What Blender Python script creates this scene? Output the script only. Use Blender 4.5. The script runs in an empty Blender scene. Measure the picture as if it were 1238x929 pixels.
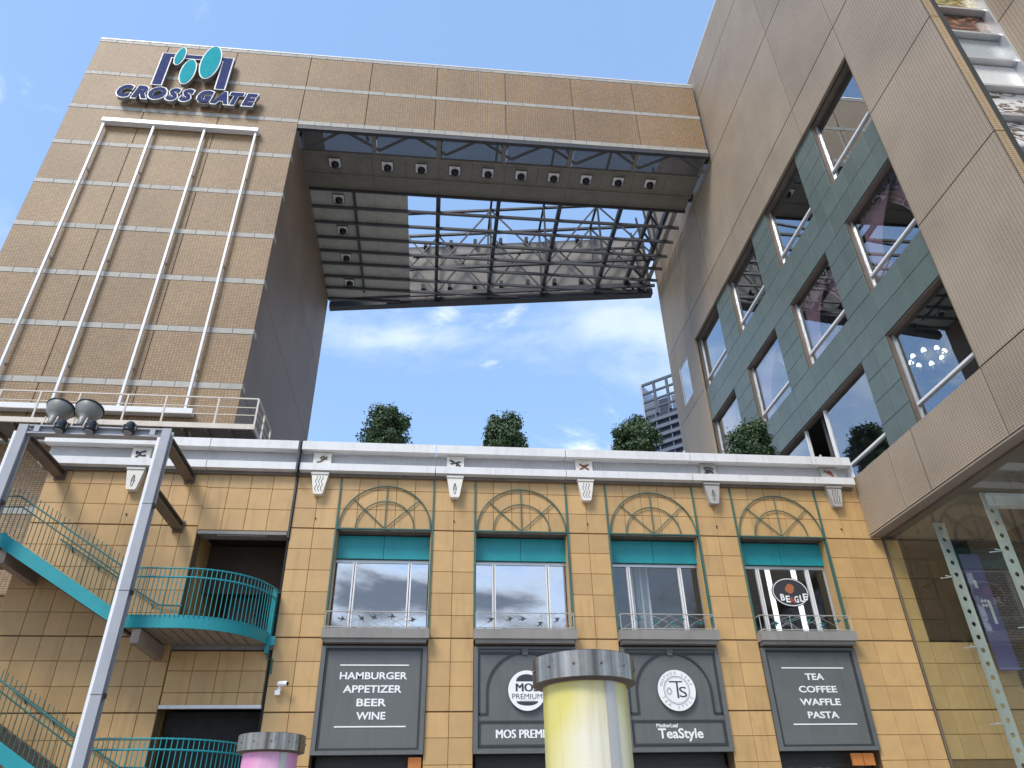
import bpy, bmesh, math, random
from mathutils import Matrix, Vector
random.seed(7)
SC = bpy.context.scene
COL = SC.collection
R = math.radians

# ------------------------------------------------------------------ camera
cam_d = bpy.data.cameras.new('camera')
cam = bpy.data.objects.new('camera', cam_d)
COL.objects.link(cam)
SC.camera = cam
FPX = 887.863
cam_d.sensor_width = 36.0
cam_d.lens = FPX / 1238.0 * 36.0
cam_d.clip_start = 0.1
cam_d.clip_end = 6000
YAW, PITCH, ROLL = 0.1137, 0.5668, -0.0221
fw = Vector((math.sin(YAW) * math.cos(PITCH), math.cos(YAW) * math.cos(PITCH), math.sin(PITCH)))
ri = Vector((math.cos(YAW), -math.sin(YAW), 0))
up = ri.cross(fw)
r2 = ri * math.cos(ROLL) + up * math.sin(ROLL)
u2 = up * math.cos(ROLL) - ri * math.sin(ROLL)
CAM = Vector((2.998, -21.517, 1.6))
cam.matrix_world = Matrix(((r2.x, u2.x, -fw.x, CAM.x), (r2.y, u2.y, -fw.y, CAM.y), (r2.z, u2.z, -fw.z, CAM.z), (0, 0, 0, 1)))

# ------------------------------------------------------------------ sky and sun
SUN_DIR = Vector((-0.50, -0.62, 0.90)).normalized()      # towards the sun
SUN_EL = math.asin(SUN_DIR.z)
SUN_AZ = math.atan2(SUN_DIR.x, SUN_DIR.y)
world = bpy.data.worlds.new('World')
SC.world = world
world.use_nodes = True
nt = world.node_tree
nt.nodes.clear()
N = nt.nodes.new
L = nt.links.new
out = N('ShaderNodeOutputWorld')
bg = N('ShaderNodeBackground')
bg.inputs['Strength'].default_value = 0.145
sky = N('ShaderNodeTexSky')
sky.sky_type = 'NISHITA'
sky.sun_disc = False
sky.sun_elevation = SUN_EL
sky.sun_rotation = SUN_AZ
sky.air_density = 1.0
sky.dust_density = 0.7
sky.ozone_density = 1.6
tc = N('ShaderNodeTexCoord')
sep = N('ShaderNodeSeparateXYZ')
L(tc.outputs['Generated'], sep.inputs[0])
def wmath(op, a, b=None, c=None, clamp=False):
    n = N('ShaderNodeMath'); n.operation = op; n.use_clamp = clamp
    for i, v in enumerate((a, b, c)):
        if v is None: continue
        if isinstance(v, (int, float)): n.inputs[i].default_value = v
        else: L(v, n.inputs[i])
    return n.outputs[0]
zz = wmath('ADD', wmath('MAXIMUM', sep.outputs['Z'], 0.0), 0.08)
px = wmath('DIVIDE', sep.outputs['X'], zz)
py = wmath('DIVIDE', sep.outputs['Y'], zz)
cmb = N('ShaderNodeCombineXYZ')
L(px, cmb.inputs[0]); L(py, cmb.inputs[1])
def wnoise(scale, detail, rough, off, dist=0.0):
    m = N('ShaderNodeMapping'); m.inputs['Location'].default_value = off
    L(cmb.outputs[0], m.inputs['Vector'])
    n = N('ShaderNodeTexNoise'); n.inputs['Scale'].default_value = scale
    n.inputs['Detail'].default_value = detail; n.inputs['Roughness'].default_value = rough
    n.inputs['Distortion'].default_value = dist
    L(m.outputs[0], n.inputs['Vector'])
    return n.outputs['Fac']
CLOUD_OFF = (28.27, 52.70, 0.0)
n1 = wnoise(1.35, 7, 0.56, CLOUD_OFF, 0.25)
n2 = wnoise(0.55, 3, 0.5, (24.79, 36.89, 2.0))
low = wmath('POWER', wmath('SUBTRACT', 1.0, wmath('MAXIMUM', sep.outputs['Z'], 0.0)), 2.5)   # a cloud deck seen edge-on closes up towards the horizon
dens = wmath('ADD', wmath('ADD', wmath('MULTIPLY', n1, 0.72), wmath('MULTIPLY', n2, 0.28)), wmath('MULTIPLY', low, 0.16))
def wramp(fac, lo, hi):
    n = N('ShaderNodeMapRange'); n.interpolation_type = 'SMOOTHSTEP'
    n.inputs['From Min'].default_value = lo; n.inputs['From Max'].default_value = hi
    L(fac, n.inputs['Value'])
    return n.outputs['Result']
mask = wramp(dens, 0.49, 0.68)
core = wramp(dens, 0.565, 0.70)
cl = N('ShaderNodeMix'); cl.data_type = 'RGBA'
cl.inputs['A'].default_value = (5.9, 6.2, 6.6, 1)      # sunlit thin cloud
cl.inputs['B'].default_value = (1.0, 1.1, 1.3, 1)      # grey thick cloud
L(core, cl.inputs['Factor'])
veil = N('ShaderNodeMix'); veil.data_type = 'RGBA'      # thin high haze over the whole sky
veil.inputs['Factor'].default_value = 0.30
veil.inputs['B'].default_value = (2.9, 4.8, 8.0, 1)
L(sky.outputs[0], veil.inputs['A'])
mx = N('ShaderNodeMix'); mx.data_type = 'RGBA'
n3 = wnoise(2.9, 7, 0.58, (14.3, 22.9, 1.0), 0.35)          # small separate puffs
puff = wramp(wmath('ADD', wmath('MULTIPLY', n3, 0.75), wmath('MULTIPLY', n2, 0.25)), 0.545, 0.66)
L(wmath('MULTIPLY', wmath('MAXIMUM', mask, wmath('MULTIPLY', puff, 0.9)), 0.88), mx.inputs['Factor'])
L(veil.outputs['Result'], mx.inputs['A'])
L(cl.outputs['Result'], mx.inputs['B'])
L(mx.outputs['Result'], bg.inputs['Color'])
L(bg.outputs[0], out.inputs['Surface'])

sun_d = bpy.data.lights.new('sun', 'SUN')
sun_d.energy = 1.75
sun_d.angle = R(20)
sun_d.color = (1.0, 0.93, 0.82)
sun = bpy.data.objects.new('sun', sun_d)
COL.objects.link(sun)
sun.rotation_euler = SUN_DIR.to_track_quat('Z', 'Y').to_euler()
SC.view_settings.view_transform = 'Standard'
SC.view_settings.look = 'None'
SC.view_settings.exposure = 0.68
SC.view_settings.gamma = 1.0
SC.view_settings.use_curve_mapping = False
SC.render.engine = 'CYCLES'
SC.cycles.max_bounces = 8
SC.cycles.transparent_max_bounces = 12

# ------------------------------------------------------------------ materials
MATS = {}
def srgb(r, g, b):
    f = lambda c: (c / 255 / 12.92) if c / 255 <= 0.04045 else ((c / 255 + 0.055) / 1.055) ** 2.4
    return (f(r), f(g), f(b), 1)

class NB:
    def __init__(s, name):
        s.m = bpy.data.materials.new(name); s.m.use_nodes = True
        s.t = s.m.node_tree; s.t.nodes.clear()
        s.out = s.n('ShaderNodeOutputMaterial')
        MATS[name] = s.m
    def n(s, k): return s.t.nodes.new(k)
    def l(s, a, b): s.t.links.new(a, b)
    def math(s, op, a, b=None, clamp=False):
        n = s.n('ShaderNodeMath'); n.operation = op; n.use_clamp = clamp
        for i, v in enumerate((a, b)):
            if v is None: continue
            if isinstance(v, (int, float)): n.inputs[i].default_value = v
            else: s.l(v, n.inputs[i])
        return n.outputs[0]
    def pos(s): return s.n('ShaderNodeNewGeometry').outputs['Position']
    def noise(s, scale, detail=3, vec=None, rough=0.55):
        n = s.n('ShaderNodeTexNoise'); n.inputs['Scale'].default_value = scale
        n.inputs['Detail'].default_value = detail; n.inputs['Roughness'].default_value = rough
        s.l(vec if vec is not None else s.pos(), n.inputs['Vector'])
        return n.outputs['Fac']
    def rng(s, v, a, b, c, d):
        n = s.n('ShaderNodeMapRange')
        for k, x in zip(('From Min', 'From Max', 'To Min', 'To Max'), (a, b, c, d)): n.inputs[k].default_value = x
        s.l(v, n.inputs['Value']); return n.outputs['Result']
    def mix(s, fac, a, b, mode='MIX'):
        n = s.n('ShaderNodeMix'); n.data_type = 'RGBA'; n.blend_type = mode
        for k, v in (('Factor', fac), ('A', a), ('B', b)):
            if isinstance(v, (int, float)) : n.inputs[k].default_value = v
            elif isinstance(v, tuple): n.inputs[k].default_value = v
            else: s.l(v, n.inputs[k])
        return n.outputs['Result']
    def scalecol(s, col, fac):
        n = s.n('ShaderNodeVectorMath'); n.operation = 'SCALE'
        if isinstance(col, tuple): n.inputs[0].default_value = col[:3]
        else: s.l(col, n.inputs[0])
        s.l(fac, n.inputs['Scale']); return n.outputs[0]
    def bsdf(s, col, rough=0.6, metal=0.0, spec=0.5, bump=None, bstr=0.3, bdist=0.01, **kw):
        b = s.n('ShaderNodeBsdfPrincipled')
        for k, v in (('Base Color', col), ('Roughness', rough), ('Metallic', metal), ('Specular IOR Level', spec)):
            if isinstance(v, (int, float, tuple)): b.inputs[k].default_value = v
            else: s.l(v, b.inputs[k])
        for k, v in kw.items(): b.inputs[k.replace('_', ' ')].default_value = v
        if bump is not None:
            bn = s.n('ShaderNodeBump'); bn.inputs['Strength'].default_value = bstr; bn.inputs['Distance'].default_value = bdist
            s.l(bump, bn.inputs['Height']); s.l(bn.outputs[0], b.inputs['Normal'])
        s.l(b.outputs[0], s.out.inputs['Surface']); return s.m

def plain(name, col, rough=0.55, metal=0.0, var=0.12, spec=0.5, scale=1.3, grime=0.0):
    b = NB(name)
    v = b.rng(b.noise(scale, 5), 0.3, 0.7, 1 - var, 1 + var)
    c = b.scalecol(col, v)
    if grime > 0:        # rain streaks: noise stretched along z
        mp = b.n('ShaderNodeMapping'); mp.inputs['Scale'].default_value = (5.0, 5.0, 0.5)
        b.l(b.pos(), mp.inputs['Vector'])
        st = b.rng(b.noise(1.0, 4, mp.outputs[0]), 0.52, 0.78, 0.0, grime)
        c = b.mix(st, c, (col[0] * .35, col[1] * .33, col[2] * .3, 1))
    ro = b.rng(b.noise(scale * 4, 3), 0.3, 0.7, max(rough - .08, 0.02), min(rough + .08, 1))
    return b.bsdf(c, ro, metal, spec)

def tilemat(name, col, var, rough, grime=0.25, huevar=0.0):
    b = NB(name)
    oi = b.n('ShaderNodeObjectInfo')
    v = b.rng(oi.outputs['Random'], 0, 1, 1 - var, 1 + var)
    v2 = b.rng(b.noise(2.2, 5), 0.3, 0.7, 0.93, 1.07)
    c = b.scalecol(col, b.math('MULTIPLY', v, v2))
    mp = b.n('ShaderNodeMapping'); mp.inputs['Scale'].default_value = (3.5, 3.5, 0.35)
    b.l(b.pos(), mp.inputs['Vector'])
    st = b.rng(b.noise(1.0, 5, mp.outputs[0]), 0.55, 0.8, 0.0, grime)
    c = b.mix(st, c, (col[0] * .4, col[1] * .4, col[2] * .42, 1))
    ro = b.rng(b.noise(9, 3), 0.3, 0.7, rough - .08, rough + .08)
    return b.bsdf(c, ro, bump=b.noise(60, 2), bstr=0.08, bdist=0.003)

def brickmat(name, c1, c2, mortar, bw, rh, ms, rough=0.6, grime=0.2, offset=0.0):
    b = NB(name)
    sp = b.n('ShaderNodeSeparateXYZ'); b.l(b.pos(), sp.inputs[0])
    u = b.math('ADD', sp.outputs['X'], sp.outputs['Y'])
    cb = b.n('ShaderNodeCombineXYZ'); b.l(u, cb.inputs[0]); b.l(sp.outputs['Z'], cb.inputs[1])
    br = b.n('ShaderNodeTexBrick'); br.offset = offset; br.squash = 1.0
    b.l(cb.outputs[0], br.inputs['Vector'])
    br.inputs['Color1'].default_value = c1; br.inputs['Color2'].default_value = c2; br.inputs['Mortar'].default_value = mortar
    br.inputs['Scale'].default_value = 1.0; br.inputs['Mortar Size'].default_value = ms; br.inputs['Mortar Smooth'].default_value = 0.1
    br.inputs['Brick Width'].default_value = bw; br.inputs['Row Height'].default_value = rh; br.inputs['Bias'].default_value = 0.0
    oi = b.n('ShaderNodeObjectInfo')
    v = b.math('MULTIPLY', b.rng(b.noise(0.35, 5), 0.3, 0.7, 0.88, 1.12), b.rng(oi.outputs['Random'], 0, 1, 0.92, 1.07))
    c = b.scalecol(br.outputs['Color'], v)
    mp = b.n('ShaderNodeMapping'); mp.inputs['Scale'].default_value = (1.1, 1.1, 0.09)
    b.l(b.pos(), mp.inputs['Vector'])
    st = b.rng(b.noise(1.0, 5, mp.outputs[0]), 0.52, 0.8, 0.0, grime)
    c = b.mix(st, c, (c1[0] * .45, c1[1] * .45, c1[2] * .45, 1))
    inv = b.math('SUBTRACT', 1.0, br.outputs['Fac'])
    return b.bsdf(c, rough, bump=inv, bstr=0.5, bdist=0.006)

def glassmat(name, tint, refl=1.0, base=0.0, rough=0.0, wav=0.0):
    b = NB(name)
    ge = b.n('ShaderNodeNewGeometry'); dt = b.n('ShaderNodeVectorMath'); dt.operation = 'DOT_PRODUCT'
    b.l(ge.outputs['Incoming'], dt.inputs[0]); b.l(ge.outputs['Normal'], dt.inputs[1])
    q = b.math('POWER', b.math('SUBTRACT', 1.0, b.math('ABSOLUTE', dt.outputs['Value'])), 5.0)
    fr = b.math('ADD', 0.04, b.math('MULTIPLY', q, 0.96))
    f = b.math('ADD', b.math('MULTIPLY', fr, refl), base, clamp=True)
    tr = b.n('ShaderNodeBsdfTransparent'); tr.inputs['Color'].default_value = tint
    gl = b.n('ShaderNodeBsdfGlossy'); gl.inputs['Roughness'].default_value = rough
    gl.inputs['Color'].default_value = (.95, .97, 1, 1)
    if wav:
        bn = b.n('ShaderNodeBump'); bn.inputs['Strength'].default_value = wav; bn.inputs['Distance'].default_value = 0.02
        b.l(b.noise(0.9, 2), bn.inputs['Height']); b.l(bn.outputs[0], gl.inputs['Normal'])
    ms = b.n('ShaderNodeMixShader')
    b.l(f, ms.inputs[0]); b.l(tr.outputs[0], ms.inputs[1]); b.l(gl.outputs[0], ms.inputs[2])
    b.l(ms.outputs[0], b.out.inputs['Surface'])
    return b.m

def emitmat(name, col, strength, base=None):
    b = NB(name)
    bs = b.n('ShaderNodeBsdfPrincipled')
    bs.inputs['Base Color'].default_value = base or col
    bs.inputs['Emission Color'].default_value = col; bs.inputs['Emission Strength'].default_value = strength
    b.l(bs.outputs[0], b.out.inputs['Surface']); return b.m

tilemat('tan_tile', (0.54, 0.338, 0.140, 1), 0.085, 0.45, 0.48)
plain('joint', (0.17, 0.11, 0.055, 1), 0.9)
brickmat('tower_brick', (0.44, 0.28, 0.125, 1), (0.31, 0.185, 0.08, 1), (0.17, 0.12, 0.075, 1), 0.13, 0.078, 0.014, 0.55, 0.30)
brickmat('mosaic', (0.45, 0.355, 0.255, 1), (0.42, 0.33, 0.235, 1), (0.25, 0.195, 0.14, 1), 0.115, 0.072, 0.012, 0.55, 0.12)
brickmat('shaded_mosaic', (0.30, 0.205, 0.13, 1), (0.27, 0.185, 0.115, 1), (0.15, 0.105, 0.075, 1), 0.115, 0.072, 0.010, 0.6, 0.15)  # mosaic darkened in colour for the shaded tower flank
brickmat('edge_brick', (0.52, 0.37, 0.21, 1), (0.46, 0.32, 0.17, 1), (0.24, 0.18, 0.12, 1), 0.13, 0.078, 0.012, 0.55, 0.1)
brickmat('inner_brick', (0.24, 0.15, 0.09, 1), (0.18, 0.11, 0.065, 1), (0.08, 0.06, 0.05, 1), 0.24, 0.085, 0.012, 0.7, 0.1, 0.5)
tilemat('band_stone', (0.40, 0.38, 0.335, 1), 0.06, 0.6, 0.35)
tilemat('green_tile', (0.122, 0.158, 0.142, 1), 0.07, 0.42, 0.2)
plain('white_metal', (0.76, 0.75, 0.73, 1), 0.38, 0.0, 0.05, grime=0.22)
plain('white_frame', (0.80, 0.80, 0.80, 1), 0.35, 0.0, 0.04, grime=0.12)
plain('frieze', (0.52, 0.52, 0.52, 1), 0.5, 0.0, 0.06)
plain('dark_gap', (0.02, 0.018, 0.016, 1), 0.9)
plain('teal', (0.008, 0.27, 0.30, 1), 0.42, 0.0, 0.10, grime=0.1)
plain('teal_dark', (0.02, 0.13, 0.125, 1), 0.5, 0.0, 0.12)
plain('trim_green', (0.045, 0.13, 0.105, 1), 0.5, 0.0, 0.15)
plain('sign_grey', (0.122, 0.128, 0.125, 1), 0.5, 0.0, 0.07, grime=0.25)
plain('sign_moulding', (0.034, 0.038, 0.040, 1), 0.5, 0.0, 0.06)
plain('letter_white', (0.85, 0.85, 0.84, 1), 0.5, 0.0, 0.02)
plain('print_dark', (0.035, 0.038, 0.045, 1), 0.5, 0.0, 0.02)
plain('print_grey', (0.30, 0.30, 0.31, 1), 0.5, 0.0, 0.02)
plain('fin_grey', (0.46, 0.47, 0.45, 1), 0.5, 0.0, 0.08)
plain('concrete', (0.34, 0.32, 0.29, 1), 0.75, 0.0, 0.12, grime=0.35)
plain('sill_stone', (0.26, 0.245, 0.225, 1), 0.7, 0.0, 0.1, grime=0.3)
plain('alu', (0.62, 0.63, 0.64, 1), 0.35, 0.55, 0.05)
plain('rail_metal', (0.50, 0.48, 0.44, 1), 0.45, 0.3, 0.08)
plain('cream_metal', (0.62, 0.55, 0.46, 1), 0.45, 0.0, 0.08, grime=0.3)
plain('gantry_grey', (0.36, 0.37, 0.40, 1), 0.40, 0.0, 0.06, grime=0.15)
plain('steel_brown', (0.15, 0.115, 0.09, 1), 0.55, 0.0, 0.2, grime=0.3)
plain('steel_dark', (0.055, 0.055, 0.058, 1), 0.5, 0.2, 0.2)
plain('truss_grey', (0.085, 0.085, 0.09, 1), 0.5, 0.0, 0.15)
plain('soffit_brown', (0.23, 0.205, 0.165, 1), 0.55, 0.0, 0.12, grime=0.25)
plain('soffit_pale', (0.52, 0.50, 0.43, 1), 0.6, 0.0, 0.12, grime=0.3)
plain('soffit_taupe', (0.30, 0.245, 0.20, 1), 0.6, 0.0, 0.06)
plain('lamp_white', (0.90, 0.90, 0.90, 1), 0.4, 0.0, 0.03)
plain('lamp_black', (0.02, 0.02, 0.022, 1), 0.35, 0.3, 0.1)
plain('bell_grey', (0.24, 0.24, 0.22, 1), 0.45, 0.2, 0.1, grime=0.2)
plain('navy', (0.030, 0.042, 0.14, 1), 0.7, 0.0, 0.04, spec=0.1)
plain('turquoise', (0.008, 0.34, 0.38, 1), 0.7, 0.0, 0.04, spec=0.1)
plain('bronze', (0.16, 0.12, 0.075, 1), 0.5, 0.3, 0.1)
plain('copper_red', (0.24, 0.075, 0.05, 1), 0.5, 0.3, 0.1)
plain('plaque_cream', (0.80, 0.76, 0.68, 1), 0.5, 0.0, 0.05, grime=0.15)
plain('plaque_grey', (0.42, 0.40, 0.37, 1), 0.55, 0.0, 0.1)
plain('room_dark', (0.10, 0.095, 0.09, 1), 0.8, 0.0, 0.1)
plain('lobby_shade', (0.06, 0.042, 0.03, 1), 0.8)  # near black that stands in for the shade inside the lobby
plain('room_grey', (0.22, 0.215, 0.20, 1), 0.8, 0.0, 0.1)
plain('room_pale', (0.55, 0.54, 0.50, 1), 0.8, 0.0, 0.05)
plain('curtain_pink', (0.44, 0.235, 0.25, 1), 0.7, 0.0, 0.08)
plain('curtain_white', (0.78, 0.78, 0.80, 1), 0.8, 0.0, 0.04)
plain('purple', (0.19, 0.155, 0.30, 1), 0.6, 0.0, 0.12)
plain('bark', (0.10, 0.075, 0.05, 1), 0.9, 0.0, 0.25, scale=12)
plain('planter', (0.30, 0.28, 0.25, 1), 0.8)
plain('far_frame', (0.06, 0.075, 0.10, 1), 0.6)
plain('far_slab', (0.10, 0.125, 0.165, 1), 0.6)
plain('far_wall', (0.02, 0.028, 0.05, 1), 0.35, 0.1)
plain('far_light', (0.34, 0.40, 0.48, 1), 0.4)
plain('dog_brown', (0.42, 0.13, 0.05, 1), 0.6, 0.0, 0.1)
plain('letter_red', (0.60, 0.07, 0.045, 1), 0.6)
plain('roof_grey', (0.25, 0.25, 0.245, 1), 0.85)
glassmat('glass_mirror', (0.45, 0.47, 0.50, 1), 1.2, 0.52, 0.0, 0.05)
glassmat('glass_shop', (0.90, 0.93, 0.93, 1), 1.2, 0.02, 0.0, 0.03)
glassmat('glass_store', (0.90, 0.94, 0.96, 1), 1.7, 0.12, 0.0, 0.03)
glassmat('glass_curtain', (0.93, 0.96, 0.93, 1), 1.0, 0.0, 0.0, 0.03)
emitmat('lit_orange', (0.8, 0.26, 0.05, 1), 0.16, (0.30, 0.12, 0.03, 1))
emitmat('bulb', (1.0, 0.95, 0.86, 1), 1.3)
emitmat('lit_strip', (0.95, 0.97, 1.0, 1), 1.1)

def mk_ribbed():
    b = NB('ribbed_metal')
    sp = b.n('ShaderNodeSeparateXYZ'); b.l(b.pos(), sp.inputs[0])
    w = b.math('FRACT', b.math('MULTIPLY', sp.outputs['X'], 14.0))
    k = b.rng(w, 0.0, 0.22, 0.0, 1.0)
    c = b.mix(b.math('MINIMUM', k, 1.0), (0.30, 0.30, 0.31, 1), (0.50, 0.50, 0.51, 1))
    c = b.scalecol(c, b.rng(b.noise(0.8, 5), 0.3, 0.7, 0.85, 1.12))
    b.bsdf(c, 0.45, 0.1, bump=k, bstr=0.5, bdist=0.02)
mk_ribbed()

def mk_mesh_grille():
    b = NB('grille')
    sp = b.n('ShaderNodeSeparateXYZ'); b.l(b.pos(), sp.inputs[0])
    fa = b.math('FRACT', b.math('MULTIPLY', sp.outputs['X'], 22.0))
    fb = b.math('FRACT', b.math('MULTIPLY', sp.outputs['Y'], 22.0))
    h = b.math('MULTIPLY', b.math('GREATER_THAN', fa, 0.45), b.math('GREATER_THAN', fb, 0.52))
    tr = b.n('ShaderNodeBsdfTransparent')
    df = b.n('ShaderNodeBsdfDiffuse'); df.inputs['Color'].default_value = (0.16, 0.155, 0.15, 1)
    ms = b.n('ShaderNodeMixShader'); b.l(h, ms.inputs[0]); b.l(df.outputs[0], ms.inputs[1]); b.l(tr.outputs[0], ms.inputs[2])
    b.l(ms.outputs[0], b.out.inputs['Surface'])
mk_mesh_grille()

def mk_lamp_skin(name, core, edge):
    # printed translucent acrylic: pale wash with diagonal colour sweep
    b = NB(name)
    sp = b.n('ShaderNodeSeparateXYZ'); tcn = b.n('ShaderNodeTexCoord'); b.l(tcn.outputs['Object'], sp.inputs[0])
    n = b.noise(0.9, 3, tcn.outputs['Object'])
    d = b.math('ADD', b.math('MULTIPLY', sp.outputs['Z'], 0.9), b.math('MULTIPLY', sp.outputs['X'], -1.2))
    s = b.math('SINE', b.math('ADD', b.math('MULTIPLY', d, 2.2), b.math('MULTIPLY', n, 2.0)))
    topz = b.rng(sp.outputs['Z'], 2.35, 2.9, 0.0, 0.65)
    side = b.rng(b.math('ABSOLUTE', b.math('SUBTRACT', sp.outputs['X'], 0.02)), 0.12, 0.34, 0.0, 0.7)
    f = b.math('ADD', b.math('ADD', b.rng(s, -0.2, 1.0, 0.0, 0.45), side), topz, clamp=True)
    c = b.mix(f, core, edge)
    mp = b.n('ShaderNodeMapping'); mp.inputs['Scale'].default_value = (9.0, 9.0, 0.7)
    b.l(tcn.outputs['Object'], mp.inputs['Vector'])
    c = b.mix(b.rng(b.noise(1.0, 5, mp.outputs[0]), 0.5, 0.8, 0.0, 0.4), c, (edge[0] * .5, edge[1] * .48, edge[2] * .5, 1))
    b.bsdf(c, b.rng(b.noise(6, 4, tcn.outputs['Object']), .3, .7, .22, .42), spec=0.5)
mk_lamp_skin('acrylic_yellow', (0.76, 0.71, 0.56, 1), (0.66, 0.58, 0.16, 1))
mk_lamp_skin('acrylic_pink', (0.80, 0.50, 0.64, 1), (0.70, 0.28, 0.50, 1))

def mk_brushed():
    b = NB('brushed_steel')
    tcn = b.n('ShaderNodeTexCoord')
    sp = b.n('ShaderNodeSeparateXYZ'); b.l(tcn.outputs['Object'], sp.inputs[0])
    ang = b.math('ARCTAN2', sp.outputs['Y'], sp.outputs['X'])
    cb = b.n('ShaderNodeCombineXYZ'); b.l(ang, cb.inputs[0])
    st = b.noise(3.5, 4, cb.outputs[0])
    c = b.scalecol((0.42, 0.39, 0.35), b.rng(st, 0.35, 0.65, 0.30, 1.25))
    c = b.mix(b.rng(b.noise(14, 5, tcn.outputs['Object']), 0.55, 0.8, 0, .5), c, (0.12, 0.10, 0.08, 1))
    b.bsdf(c, b.rng(b.noise(9, 4, tcn.outputs['Object']), .3, .7, .2, .45), 1.0)
mk_brushed()

def mk_leaf():
    b = NB('leaf')
    n = b.noise(3.0, 2)
    oi = b.n('ShaderNodeObjectInfo')
    n2 = b.noise(23.0, 1)
    c = b.mix(b.rng(n, 0.35, 0.65, 0, 1), (0.024, 0.056, 0.020, 1), (0.056, 0.105, 0.032, 1))
    c = b.mix(b.rng(n2, 0.55, 0.75, 0, 0.6), c, (0.11, 0.16, 0.05, 1))
    b.bsdf(c, 0.4)
mk_leaf()

def mk_pave():
    b = NB('paving')
    br = b.n('ShaderNodeTexBrick'); b.l(b.pos(), br.inputs['Vector'])
    br.inputs['Color1'].default_value = (0.32, 0.29, 0.26, 1); br.inputs['Color2'].default_value = (0.27, 0.25, 0.23, 1)
    br.inputs['Mortar'].default_value = (0.14, 0.13, 0.12, 1); br.inputs['Scale'].default_value = 1
    br.inputs['Brick Width'].default_value = 0.6; br.inputs['Row Height'].default_value = 0.3; br.inputs['Mortar Size'].default_value = 0.006
    c = b.scalecol(br.outputs['Color'], b.rng(b.noise(0.7, 5), 0.3, 0.7, 0.85, 1.12))
    b.bsdf(c, 0.7)
mk_pave()

def mk_poster(name, cols, sc):
    b = NB(name)
    v = b.n('ShaderNodeTexNoise'); v.inputs['Scale'].default_value = sc; v.inputs['Detail'].default_value = 3; v.inputs['Distortion'].default_value = 2.5
    mp = b.n('ShaderNodeMapping'); mp.inputs['Rotation'].default_value = (0, 0.5, 0); mp.inputs['Scale'].default_value = (1, 1, 2.6)
    b.l(b.pos(), mp.inputs['Vector']); b.l(mp.outputs[0], v.inputs['Vector'])
    cr = b.n('ShaderNodeValToRGB'); el = cr.color_ramp.elements
    for i, (p, c) in enumerate(cols):
        e = el[i] if i < 2 else el.new(p)
        e.position = p; e.color = c
    b.l(v.outputs['Fac'], cr.inputs[0])
    b.bsdf(cr.outputs[0], 0.2, spec=0.6)
mk_poster('poster_brown', [(0.36, (0.02, 0.012, 0.01, 1)), (0.5, (0.10, 0.045, 0.03, 1)), (0.6, (0.30, 0.12, 0.07, 1)), (0.7, (0.45, 0.33, 0.2, 1))], 1.1)
mk_poster('poster_food', [(0.35, (0.06, 0.05, 0.02, 1)), (0.48, (0.28, 0.13, 0.06, 1)), (0.58, (0.30, 0.36, 0.06, 1)), (0.68, (0.62, 0.55, 0.36, 1))], 2.2)
mk_poster('poster_stripe', [(0.42, (0.09, 0.065, 0.05, 1)), (0.48, (0.30, 0.25, 0.22, 1)), (0.53, (0.72, 0.70, 0.68, 1)), (0.66, (0.80, 0.80, 0.79, 1))], 1.5)
plain('poster_white', (0.74, 0.75, 0.74, 1), 0.25, 0.0, 0.06)
plain('poster_grey', (0.42, 0.46, 0.47, 1), 0.25, 0.0, 0.04)

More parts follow.
